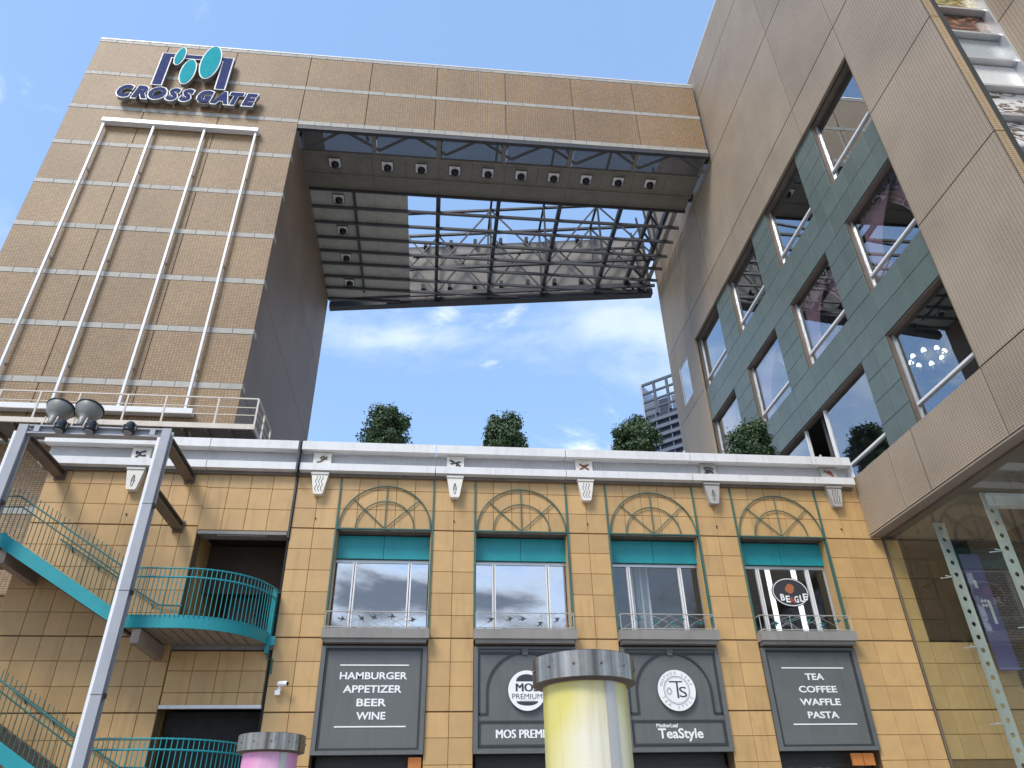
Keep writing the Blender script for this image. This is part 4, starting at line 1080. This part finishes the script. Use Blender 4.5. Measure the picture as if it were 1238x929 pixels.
MB().box(19.14, 19.24, YN - .02, YN + .34, 12, 40.4).build('display_jamb', 'alu', store)
for y0, y1 in ((-16, -13.2), (-13.2, YN + .3)):
    for z0, z1 in zip([10.05, 14.6, 19.0, 22.4, 27.4, 32.8], [14.6, 19.0, 22.4, 27.4, 32.8, 37.9]):
        place('mosaic_panel', tile_mesh(y1 - y0 - .045, z1 - z0 - .045, .03, 'mosaic', .003, 'mosaic_panel'), store, (19.26, (y0 + y1) / 2, (z0 + z1) / 2), -math.pi / 2)
MB().box(19.30, 30, -16, YN + .3, 10.1, 40).build('wing', 'joint', store)
# soffit under the overhang
MB().box(XW + .01, XW + .42, YN, -.02, 10.0, 10.05).build('overhang_soffit', 'soffit_taupe', store)
MB().box(XW + .42, XW + .46, YN, -.02, 9.95, 10.06).build('overhang_trim', 'steel_brown', store)

# curtains and chandelier in the store windows
def swag(label, yc0, yc1, z0, z1, x, side, mat, grp=None):
    # gathered drape: narrow tie at 40 % height, flared at the top, pleats along the width
    t = MB(); nu, nv = 26, 14; vs = []; fs = []
    for j in range(nv + 1):
        v = j / nv
        wtop = 1.0 - .70 * math.sin(min(v / .72, 1) * math.pi / 2) + (.16 * max(v - .72, 0) / .28)
        for i in range(nu + 1):
            u = i / nu
            yy_ = yc0 + (yc1 - yc0) * u * wtop
            zz2 = z1 - (z1 - z0) * v - .35 * math.sin(u * math.pi * .5) * (1 - v) * .4
            vs.append((x + .05 * math.sin(u * 42 + v * 2), yy_, zz2))
    for j in range(nv):
        for i in range(nu):
            a = j * (nu + 1) + i; fs.append((a, a + 1, a + nu + 2, a + nu + 1))
    t.add(vs, fs, True); o = t.build('curtain', mat)
    md = o.modifiers.new('s', 'SOLIDIFY'); md.thickness = .012
    return tag(o, label, 'curtain', grp)
def drapes(y0, y1, z0, z1, mat, l1, l2):
    swag(l1, y1 - .15, y0 + (y1 - y0) * .25, z0 + .1, z1 - .12, XW + .56, 1, mat)
    swag(l2, y0 + .15, y1 - (y1 - y0) * .45, z0 + .1, z1 - .12, XW + .70, 1, mat)
drapes(-6.8, -3.72, 17.18, 20.42, 'curtain_pink', 'pink drape in middle floor window nearest the display strip, tied at the inner jamb', 'pink drape in middle floor window nearest the display strip, tied at the outer jamb')
drapes(-2.2, .95, 17.18, 20.42, 'curtain_pink', 'pink drape in the second middle floor window from the display strip, inner side', 'pink drape in the second middle floor window from the display strip, outer side')
drapes(2.52, 5.72, 17.18, 20.42, 'curtain_pink', 'pale drape in the third middle floor window from the display strip, inner side', 'pale drape in the third middle floor window from the display strip, outer side')
drapes(7.42, 10.66, 17.18, 20.42, 'curtain_pink', 'pale drape in the middle floor window behind the last roof tree, inner side', 'pale drape in the middle floor window behind the last roof tree, outer side')
ch = thing('chandelier', 'ring chandelier with white shades in the lowest store window', 'lamp', (18.6, -3.45, 14.6))
m = MB(); m.tube([(18.6 + .5 * math.cos(2 * math.pi * i / 24), -3.45 + .5 * math.sin(2 * math.pi * i / 24), 14.75) for i in range(24)], .02, 6, True); m.tube([(18.6, -3.45, 14.75), (18.6, -3.45, 16.3)], .015, 6); m.build('ring', 'steel_dark', ch)
for i in range(8):
    a = 2 * math.pi * i / 8; x, y = 18.6 + .5 * math.cos(a), -3.45 + .5 * math.sin(a)
    m = MB(); m.lathe([(.085, 0), (.065, .09), (.03, .13)], (x, y, 14.80), n=12); m.build('shade', 'bulb', ch)
    m = MB(); m.lathe([(.03, 0), (.03, .16)], (x, y, 14.62), n=8); m.build('candle', 'lamp_white', ch)

# ------------------------------------------------------------------ entrance glazing below the store
eg = thing('entrance_glazing', 'tall frameless glass wall with perforated white fins under the store', 'glass wall', (17.5, -5, 0))
XGL = 17.49
for i in range(6):
    y1 = -.02 - 2.17 * i; y0 = y1 - 2.17
    for z0, z1 in ((.05, 2.22), (2.22, 4.15), (4.15, 6.06), (6.06, 8.0), (8.0, 9.94)):
        MB().box(XGL, XGL + .012, y0 + .006, y1 - .006, z0 + .006, z1 - .006).build('pane', 'glass_curtain', eg)
MB().box(XGL - .03, XGL + .03, -.05, -.012, 0, 9.95).build('jamb', 'steel_brown', eg)
fin_me = None
for i in range(1, 6):
    y = -.02 - 2.17 * i
    m = MB(); hw = .14; n = 24; zs = .35
    # perforated plate: column of square-framed round holes, plate lies in the x-z plane at y
    z = .2
    xa, xb = XGL + .30, XGL + .60
    while z < 9.3:
        cz = z + zs / 2; cx = (xa + xb) / 2; r = .068
        outer = [(xa, z), (cx, z), (xb, z), (xb, cz), (xb, z + zs), (cx, z + zs), (xa, z + zs), (xa, cz)]
        inner = [(cx + r * math.cos(a), cz + r * math.sin(a)) for a in (R(225), R(270), R(315), 0, R(45), R(90), R(135), R(180))]
        vs = [(p[0], y - .012, p[1]) for p in outer] + [(p[0], y - .012, p[1]) for p in inner] + [(p[0], y + .012, p[1]) for p in outer] + [(p[0], y + .012, p[1]) for p in inner]
        fs = [(k, (k + 1) % 8, 8 + (k + 1) % 8, 8 + k) for k in range(8)] + [(16 + (k + 1) % 8, 16 + k, 24 + k, 24 + (k + 1) % 8) for k in range(8)] + [(8 + k, 8 + (k + 1) % 8, 24 + (k + 1) % 8, 24 + k) for k in range(8)]
        fs += [(1, 0, 16, 17), (2, 1, 17, 18)] if False else []
        m.add(vs, fs); z += zs
    m.box(xa - .012, xa, y - .03, y + .03, .2, z); m.box(xb, xb + .012, y - .03, y + .03, .2, z)
    m.build('fin', 'fin_grey', eg)
    for z in (2.22, 4.15, 6.06, 8.0):
        m = MB(); m.bar((XGL + .012, y - .12, z), (XGL + .30, y, z), .025, .025); m.bar((XGL + .012, y + .12, z), (XGL + .30, y, z), .025, .025); m.build('spider', 'alu', eg)
hall = thing('entrance_hall', 'dim brick lined hall behind the entrance glass wall', 'hall', (22, -3, 0))
m = MB(); m.box(17.52, 18.0, .03, .3, 0, 10.0); m.box(18.0, 20.5, .03, .3, 0, 6.71); m.build('tiled_wall', 'joint', hall)
tiles_y('tile', 'tan_tile', hall, [17.52, 18.0], [3.53, 4.17, 4.81, 5.455, 6.095, 6.71, 7.37, 8.02, 8.66, 9.30, 9.94], .0)
tiles_y('tile', 'tan_tile', hall, lin(18.0, 20.5, 4), [3.53, 4.17, 4.81, 5.455, 6.095, 6.71], .0)
MB().box(20.5, 32, .1, .3, 0, 12).build('brick_wall', 'inner_brick', hall)
MB().box(18.0, 20.5, 1.8, 2.0, 6.0, 10.0).build('recess', 'room_dark', hall)
MB().box(20.5, 20.6, .3, 2.0, 6.0, 10.0).build('recess_side', 'room_dark', hall)
MB().box(17.9, 18.0, .3, 2.0, 6.0, 10.0).build('recess_side', 'room_dark', hall)
MB().box(17.9, 20.6, .1, 2.0, 10.0, 10.06).build('recess_ceiling', 'room_dark', hall)
MB().box(18.0, 20.5, .3, 1.8, 6.6, 6.71).build('recess_floor', 'room_dark', hall)
MB().box(17.52, 21.5, -13, .1, 10.07, 10.2).build('ceiling', 'soffit_taupe', hall)
for z, y in ((9.25, -4.36), (9.25, -6.5)):
    m = MB(); m.box(17.9, 27, y - .12, y + .12, z, z + .03); m.box(17.9, 27, y - .015, y + .015, z + .03, z + .32); m.box(17.9, 27, y - .12, y + .12, z + .32, z + .35); m.build('roof_beam', 'white_frame', hall)
pb = MB(); pb.box(19.75, 20.42, -.25, -.23, 5.85, 9.4); pbo = tag(pb.build('banner', 'purple'), 'long purple banner hanging inside the entrance glass wall', 'banner')
m = MB(); m.box(19.92, 20.02, -.256, -.252, 8.3, 8.55); m.box(20.15, 20.25, -.256, -.252, 7.2, 7.9)
for i in range(6): m.lathe([(.045, 0), (.045, .002)], (19.98 + .1 * (i % 3), -.252, 7.9 - .14 * (i // 3)), (0, -1, 0), 8)
m.build('banner_print', 'letter_white', pbo)

# ------------------------------------------------------------------ outside stair
stair = thing('outside_stair', 'turquoise steel outside stair with picket railings and rounded landings', 'stair', (-4, -1, 0))
YO, YI = -2.0, -.12
pk_me = MB().tube([(0, 0, 0), (0, 0, 1.26)], .0125, 5).mesh('picket', 'teal')
pk_me_d = MB().tube([(0, 0, 0), (0, 0, 1.26)], .0125, 5).mesh('picket', 'trim_green')
def flight(dz, xt=-8.12, zt=8.84, xb=-4.70, zb=6.77):
    zt += dz; zb += dz
    sl = (zb - zt) / (xb - xt)
    for y0, y1, mt in ((YO - .03, YO, 'teal'), (YI - .03, YI, 'steel_brown')):
        m = MB(); m.prism([(xt, y0, zt - .02), (xb, y0, zb + .02), (xb, y0, zb - .34), (xt, y0, zt - .40)], (0, y1 - y0, 0)); m.build('stringer', mt, stair)
    m = MB(); m.prism([(xt, YO, zt - .33), (xb, YO, zb - .27), (xb, YO, zb - .31), (xt, YO, zt - .37)], (0, YI - YO - .03, 0)); m.build('flight_soffit', 'steel_brown', stair)
    n = 12
    for i in range(n):
        x = xt + (xb - xt) * i / n; z = zt + (zb - zt) * (i + 1) / n
        m = MB(); m.box(x, x + (xb - xt) / n + .03, YO + .003, YI - .034, z - .06, z - .02); m.box(x, x + .02, YO + .003, YI - .034, z - .02, z + (zt - zb) / n - .06); m.build('tread', 'sill_stone', stair)
    # pickets every ten centimetres
    k = int((xb - xt) / .125)
    for i in range(k + 1):
        x = xt + .06 + i * .125
        if x > xb: break
        place('picket', pk_me_d, stair, (x, YO - .045, zt + sl * (x - xt) + .03))
    m = MB(); m.tube([(xt - 1.5, YO - .04, zt + 1.05), (xt, YO - .04, zt + 1.05), (xb, YO - .04, zb + 1.05)], .024, 6); m.build('handrail', 'teal_dark', stair)
    m = MB(); m.tube([(xt - 1.5, YO + .06, zt + .78), (xt + .1, YO + .06, zt + .78), (xb, YO + .06, zb + .82)], .02, 6); m.build('handrail', 'teal_dark', stair)
    m = MB(); m.tube([(xt + .4, -.10, zt + .82 + sl * .4), (xb + .1, -.10, zb + .80), (xb + .75, -.10, zb + .78)], .024, 6); m.build('wall_rail', 'teal_dark', stair)
    for i in range(4):
        x = xt + .8 + i * .85; z = zt + sl * (x - xt) + .80
        m = MB(); m.bar((x, -.10, z), (x, -.0, z - .10), .03, .03); m.build('rail_bracket', 'teal_dark', stair)
    # upper landing (mostly outside the frame)
    m = MB(); m.box(xt - 1.6, xt, YO, YI, zt - .14, zt - .02); m.build('landing', 'steel_brown', stair)
    m = MB(); m.box(xt - 1.6, xt, YO - .03, YO, zt - .36, zt + .02); m.build('stringer', 'teal', stair)
    for i in range(12): place('picket', pk_me_d, stair, (xt - .06 - i * .125, YO - .045, zt + .0))
    m = MB(); m.box(xt - .1, xt + .12, YO + .05, -.0, zt - .75, zt - .41); m.build('bracket_beam', 'soffit_taupe', stair)
    # round landing: straight to xc then a quarter circle to the wall
    xc, r = -3.42, 1.96; yc = -.04
    path = [(xb, YO)] + [(xc, YO)] + [(xc + r * math.sin(R(90 * i / 20)), yc - r * math.cos(R(90 * i / 20))) for i in range(1, 21)]
    m = MB(); P = path + [(xb, yc)]
    m.prism([(p[0], p[1] + (.0 if p[1] > -1.9 else .004), zb - .12) for p in P], (0, 0, .09)); m.build('landing', 'sill_stone', stair)
    m = MB(); m.prism([(p[0] * 1.0, p[1] * .985, zb - .25) for p in P], (0, 0, .03)); m.build('landing_soffit', 'soffit_taupe', stair)
    for i in range(1, 12):
        x = xb + .27 * i
        if x > -1.75: break
        yf = YO + .06 if x < xc else yc - math.sqrt(max(r * r - (x - xc) ** 2, 0)) + .06
        m = MB(); m.box(x, x + .03, yf, yc - .02, zb - .29, zb - .253); m.build('landing_rib', 'soffit_taupe', stair)
    m = MB()                                                   # curved fascia
    Q = [(xb, YO - .03)] + [(xc, YO - .03)] + [(xc + (r + .03) * math.sin(R(90 * i / 20)), yc - (r + .03) * math.cos(R(90 * i / 20))) for i in range(1, 21)]
    for (a, c), (a2, c2) in zip(zip(path[:-1], path[1:]), zip(Q[:-1], Q[1:])):
        m.prism([(a[0], a[1], zb - .30), (c[0], c[1], zb - .30), (c2[0], c2[1], zb - .30), (a2[0], a2[1], zb - .30)], (0, 0, .32))
    m.build('landing_fascia', 'teal', stair)
    pos = []; s = .1
    for i in range(int((xc - xb) / .115)): pos.append((xb + .08 + i * .115, YO - .045))
    for i in range(26): a = R(90 * (i + .4) / 26); pos.append((xc + (r + .045) * math.sin(a), yc - (r + .045) * math.cos(a)))
    for p in pos: place('picket', pk_me, stair, (p[0], p[1], zb - .02))
    for hz, rr, mt in ((1.21, .02, 'teal'), (.98, .024, 'teal')):
        off = .045
        HP = [(xb - .3, YO - off, zb + hz), (xc, YO - off, zb + hz)] + [(xc + (r + off) * math.sin(R(90 * i / 16)), yc - (r + off) * math.cos(R(90 * i / 16)), zb + hz) for i in range(1, 17)]
        m = MB(); m.tube(HP, rr, 6); m.build('handrail', mt, stair)
    m = MB(); m.box(xc + r - .04, xc + r + .06, yc - .22, yc, zb - .5, zb + 1.24); m.build('end_plate', 'teal', stair)
    m = MB(); m.box(xc + r + .06, xc + r + .20, yc - .2, yc - .14, zb - .30, zb - .06); m.build('end_box', 'teal', stair)
    for hz in (.55, .95, 1.2): m = MB(); m.tube([(xc + r, .0, zb + hz), (xc + r + .16, .0, zb + hz)], .012, 5); m.build('end_rail', 'trim_green', stair)
    m = MB(); m.tube([(xc + r + .03, -.08, zb - .5), (xc + r + .03, -.08, zb - .62), (xc + r + .16, -.03, zb - .62), (xc + r + .16, -.03, zb - 1.0)], .03, 6); m.build('drain', 'trim_green', stair)
    m = MB(); m.box(-4.40, -4.20, YO + .02, -.0, zb - .66, zb - .31); m.build('bracket_beam', 'soffit_taupe', stair)
flight(0.0)
flight(-4.02)
# post that carries the landings on the far left
m = MB(); m.box(-9.75, -9.5, YO + .1, YO + .35, 0, 8.5); m.build('stair_post', 'steel_brown', stair)
for zt in (8.84, 4.82): m = MB(); m.box(-9.74, -8.74, YO + .12, YI, zt - .34, zt - .14); m.build('landing_frame', 'steel_brown', stair)

# ------------------------------------------------------------------ lamp gantry in front of the stair
gan = thing('lamp_gantry', 'grey steel portal frame braced to the ochre wall carrying floodlights', 'frame', (-6.5, -2.6, 0))
for x in (-8.38, -4.60):
    m = MB(); m.box(x - .10, x + .14, -2.66, -2.60, 0, 11.76); m.box(x - .10, x + .14, -2.44, -2.38, 0, 11.76); m.box(x - .02, x + .06, -2.60, -2.44, 0, 11.76); m.build('post', 'gantry_grey', gan)
    m = MB(); m.box(x - .18, x - .10, -2.64, -2.40, 0, 11.55); m.build('post_lit_side', 'white_frame', gan)  # white strip paints the skylit left side of the post
    for z in (4.8, 7.2, 9.5): m = MB(); m.box(x - .11, x + .15, -2.665, -2.658, z, z + .015); m.box(x + .14, x + .18, -2.6, -2.45, z - .05, z + .05); m.build('splice', 'steel_dark', gan)
    m = MB(); m.box(x - .12, x + .16, -2.37, -.02, 11.36, 11.40); m.box(x - .12, x + .16, -2.37, -.02, 11.56, 11.60); m.box(x - .03, x + .07, -2.37, -.02, 11.40, 11.56); m.box(x - .14, x + .18, -.06, -.012, 11.3, 11.66); m.build('wall_bracket', 'steel_brown', gan)
x = -4.60
m = MB(); m.box(x - .12, x + .16, -2.37, -.02, 9.78, 9.82); m.box(x - .12, x + .16, -2.37, -.02, 9.98, 10.02); m.box(x - .03, x + .07, -2.37, -.02, 9.82, 9.98); m.box(x - .14, x + .18, -.06, -.012, 9.72, 10.08); m.build('wall_bracket', 'steel_brown', gan)
m = MB(); m.box(-8.23, -4.70, -2.64, -2.40, 11.72, 11.76); m.box(-8.23, -4.70, -2.64, -2.40, 11.50, 11.54); m.box(-8.23, -4.70, -2.54, -2.50, 11.54, 11.72); m.build('beam', 'gantry_grey', gan)
for x in (-8.0, -4.95): MB().box(x - .07, x + .07, -2.65, -2.545, 11.54, 11.72).build('stiffener', 'gantry_grey', gan)
# big bell uplights
for x, lab in ((-7.85, 'big grey bell floodlight on the gantry, close to its post'), (-7.06, 'big grey bell floodlight on the gantry, toward the middle of the beam')):
    t = thing('bell_floodlight', lab, 'floodlight', (x, -2.4, 11.76), 'bell floodlights on the gantry')
    ax = (0.05, .35, 1)
    m = MB(); m.lathe([(.10, 0), (.13, .10), (.12, .14), (.21, .22), (.32, .36), (.365, .52), (.37, .56)], (x, -2.35, 12.03), ax, 24, True, False); m.build('bell', 'bell_grey', t)
    m = MB(); m.lathe([(.37, .54), (.395, .55), (.395, .59), (.365, .60), (.05, .54)], (x, -2.35, 12.03), ax, 24, True, False); m.build('rim', 'lamp_black', t)
    m = MB(); m.lathe([(.07, 0), (.10, .05), (.10, .16)], (x, -2.40, 11.90), ax, 12); m.build('neck', 'bell_grey', t)
    m = MB(); m.bar((x - .16, -2.5, 11.76), (x - .16, -2.4, 12.16), .04, .02); m.bar((x + .16, -2.5, 11.76), (x + .16, -2.4, 12.16), .04, .02); m.bar((x - .18, -2.5, 11.775), (x + .18, -2.5, 11.775), .04, .02); m.build('yoke', 'lamp_black', t)
for x, lab in ((-7.36, 'small black spotlight clamped under the first bell floodlight'), (-6.57, 'small black spotlight clamped beside the second bell floodlight'), (-5.55, 'small black spotlight alone on the gantry beam')):
    t = thing('spotlight', lab, 'spotlight', (x, -2.72, 11.6), 'spotlights on the gantry')
    m = MB(); m.lathe([(.10, 0), (.155, .03), (.155, .10), (.12, .12), (.13, .30), (.10, .36)], (x, -2.76, 11.52), (0, .25, 1), 16); m.build('housing', 'lamp_black', t)
    m = MB(); m.bar((x - .17, -2.72, 11.80), (x - .17, -2.74, 11.6), .02, .05); m.bar((x + .17, -2.72, 11.80), (x + .17, -2.74, 11.6), .02, .05); m.bar((x - .17, -2.72, 11.80), (x + .17, -2.72, 11.80), .05, .02); m.build('yoke', 'lamp_black', t)
    m = MB(); m.lathe([(.12, 0), (.10, -.01)], (x, -2.76, 11.52), (0, .25, 1), 16); m.build('lens', 'print_grey', t)

# security camera
sc_ = thing('security_camera', 'white security camera on the ochre pier beside the stair', 'camera', (-.92, -.05, 5.4))
m = MB(); m.lathe([(.06, 0), (.06, .05), (.03, .07)], (-.98, -.01, 5.38), (0, -1, 0), 12); m.bar((-.98, -.06, 5.38), (-.95, -.16, 5.46), .04, .04); m.build('mount', 'lamp_white', sc_)
m = MB(); m.lathe([(.055, 0), (.07, .02), (.07, .26), (.05, .30)], (-1.02, -.16, 5.49), (.85, -.45, -.05), 14); m.build('body', 'lamp_white', sc_)
m = MB(); m.lathe([(.052, .30), (.04, .31)], (-1.02, -.16, 5.49), (.85, -.45, -.05), 14); m.build('lens', 'lamp_black', sc_)
m = MB(); m.box(-1.08, -.95, -.16, -.01, 5.22, 5.34); m.build('junction_box', 'lamp_white', sc_)

# ------------------------------------------------------------------ light columns
def column(name, label, x, y, skin, r=.36, h=3.0, seam=24):
    t = thing(name, label, 'light column', (x, y, 0), 'light columns on the plaza')
    m = MB(); m.lathe([(r, .3), (r, h - .22)], (0, 0, 0), n=48); place('tube', m.mesh('tube', skin), t, (x, y, 0))
    m = MB(); m.lathe([(r + .04, 0), (r + .04, .3), (r + .005, .3)], (0, 0, 0), n=48); place('base', m.mesh('base', 'brushed_steel'), t, (x, y, 0))
    m = MB(); m.lathe([(r - .01, h - .22), (r + .025, h - .22), (r + .025, h - .20), (r + .085, h - .20)], (0, 0, 0), n=48, cap=False)
    place('cap_underside', m.mesh('cap_underside', 'steel_brown'), t, (x, y, 0))
    m = MB(); m.lathe([(r + .085, h - .20), (r + .085, h), (r + .075, h + .008), (0.02, h + .012)], (0, 0, 0), n=48, smooth=False, cap=False)
    place('cap', m.mesh('cap', 'brushed_steel'), t, (x, y, 0))
    for q in range(12):
        a = R(30 * q + 9); m = MB(); m.lathe([(.012, 0), (.012, .006), (.006, .010)], ((r + .085) * math.cos(a), (r + .085) * math.sin(a), h - .10), (math.cos(a), math.sin(a), 0), 8); place('bolt', m.mesh('bolt', 'steel_brown'), t, (x, y, 0))
    for da in (seam, seam + 180):
        a = R(da - 90); m = MB()
        for k in (-.045, -.015, .015, .045):
            q = a + k * 1.6; m.bar(((r + .004) * math.cos(q), (r + .004) * math.sin(q), .3), ((r + .004) * math.cos(q), (r + .004) * math.sin(q), h - .222), .018, .018, (math.cos(q), math.sin(q), 0))
        m.bar(((r + .001) * math.cos(a), (r + .001) * math.sin(a), .3), ((r + .001) * math.cos(a), (r + .001) * math.sin(a), h - .223), .012, .10, (-math.sin(a), math.cos(a), 0))
        place('seam_profile', m.mesh('seam_profile', 'rail_metal'), t, (x, y, 0))
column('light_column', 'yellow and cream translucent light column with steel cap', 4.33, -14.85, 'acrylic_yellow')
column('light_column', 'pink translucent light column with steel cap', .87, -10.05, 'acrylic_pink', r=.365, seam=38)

# ------------------------------------------------------------------ roof trees
def crown_mesh(seed, rx, rz, nleaf=15000):
    rnd = random.Random(seed); m = MB(); vs = []; fs = []
    cl_ = []
    for i in range(90):
        while True:
            p = Vector((rnd.uniform(-1, 1), rnd.uniform(-1, 1), rnd.uniform(-1, 1)))
            if .35 < p.length < 1: break
        p = p.normalized() * rnd.uniform(.30, .95)
        p = Vector(tuple(math.copysign(abs(q) ** .8, q) for q in p))
        cl_.append((Vector((p.x * rx * (1.08 - .22 * max(p.z, 0)), p.y * rx * (1.08 - .22 * max(p.z, 0)), p.z * rz)), rnd.uniform(.18, .32)))
    for i in range(nleaf):
        c, r = cl_[rnd.randrange(len(cl_))]
        while True:
            d = Vector((rnd.gauss(0, 1), rnd.gauss(0, 1), rnd.gauss(0, 1)))
            if d.length > .01: break
        d.normalize(); p = c + d * r * rnd.uniform(.55, 1.08)
        if rnd.random() < .05: p += d * rnd.uniform(.04, .20) + Vector((0, 0, rnd.uniform(0, .08)))
        nrm = (d * .6 + p.normalized() * .4 + Vector((rnd.gauss(0, .45), rnd.gauss(0, .45), rnd.gauss(0, .45)))).normalized()
        a = nrm.cross(Vector((rnd.gauss(0, 1), rnd.gauss(0, 1), rnd.gauss(0, 1)))).normalized(); b_ = nrm.cross(a)
        ln, wd = rnd.uniform(.07, .13), rnd.uniform(.028, .046)
        o = len(vs); vs += [p - a * ln * .5, p + b_ * wd + nrm * .008, p + a * ln * .5, p - b_ * wd + nrm * .008]; fs.append((o, o + 1, o + 2, o + 3))
    m.add(vs, fs); return m.mesh('crown', 'leaf')
TREES = [(1.05, 1.0, 1.12, 'clipped round roof tree closest to the brick tower'), (5.42, 1.03, 1.05, 'clipped round roof tree centred under the bridge opening'),
         (10.42, 1.08, 1.12, 'clipped round roof tree in front of the far blue tower'), (14.9, 1.02, 1.10, 'clipped round roof tree against the green tiled store wall')]
for i, (x, s, sz, lab) in enumerate(TREES):
    t = thing('roof_tree', lab, 'tree', (x, 2.5, 12.25), 'clipped trees along the roof edge')
    m = MB(); m.prism([(x + .55 * a, 2.5 + .55 * b_, 12.25) for a, b_ in ((-1, -1), (1, -1), (1, 1), (-1, 1))], (0, 0, .45)); m.build('planter', 'planter', t)
    m = MB(); m.tube([(x, 2.5, 12.7), (x + .03, 2.52, 13.4), (x - .02, 2.5, 14.4), (x, 2.5, 15.0)], [.07, .06, .045, .02], 8)
    for k in range(7):
        a = k * 2.4 + i; m.tube([(x, 2.5, 13.6 + k * .15), (x + .35 * math.cos(a), 2.5 + .35 * math.sin(a), 14.0 + k * .16), (x + .6 * math.cos(a), 2.5 + .6 * math.sin(a), 14.2 + k * .17)], [.03, .02, .008], 5)
    m.build('trunk', 'bark', t)
    place('crown', crown_mesh(20 + i, .80 * s, .98 * sz), t, (x, 2.5, 14.48 + (.06 if i == 0 else 0)), i * 1.3)

# ------------------------------------------------------------------ far tower block
far = thing('far_tower', 'distant blue grey high rise with open crown frame and balconies', 'tower', (78, 208, 0))
fa = R(-42); A = Vector((78.1, 208.5, 0)); ux, uy = math.cos(fa), math.sin(fa)
def FP(u, v, z): return (A.x + ux * u - uy * v, A.y + uy * u + ux * v, z)
def fbox(u0, u1, v0, v1, z0, z1, name, mat):
    m = MB(); m.prism([FP(u0, v0, z0), FP(u1, v0, z0), FP(u1, v1, z0), FP(u0, v1, z0)], (0, 0, z1 - z0)); return m.build(name, mat, far)
fbox(.3, 40, .6, 25, 0, 136.5, 'core', 'far_wall')
fbox(0, .8, 0, 25, 0, 150.6, 'corner_pier', 'far_light')
for k in range(34):
    z = 134.0 - 3.3 * k
    if z < 30: break
    fbox(.8, 40, -.6, .6, z - .9, z + .35, 'balcony_band', 'far_slab')
    for u in (5, 10.2, 15.4): fbox(u - .2, u + .2, -.2, .6, z + .35, z + 2.4, 'window_pier', 'far_slab')
for z in (150.0, 146.2, 142.6, 139.2): fbox(.8, 40, 0, .7, z - .35, z + .35 if z < 149.9 else 150.6, 'crown_beam', 'far_frame')
for u in (5.6, 10.8, 16, 21): fbox(u - .5, u + .5, .05, .65, 136.5, 149.6, 'crown_post', 'far_frame')
for i, u in enumerate((1.0, 6.3, 11.5, 16.7)):
    for z in (136.6, 139.7): fbox(u + .3, u + 4.0, .2, .5, z, z + 2.0, 'crown_panel', 'far_wall' if i == 1 else 'far_slab')
fbox(.3, 40, 12, 25, 136.5, 143, 'plant_room', 'far_light')
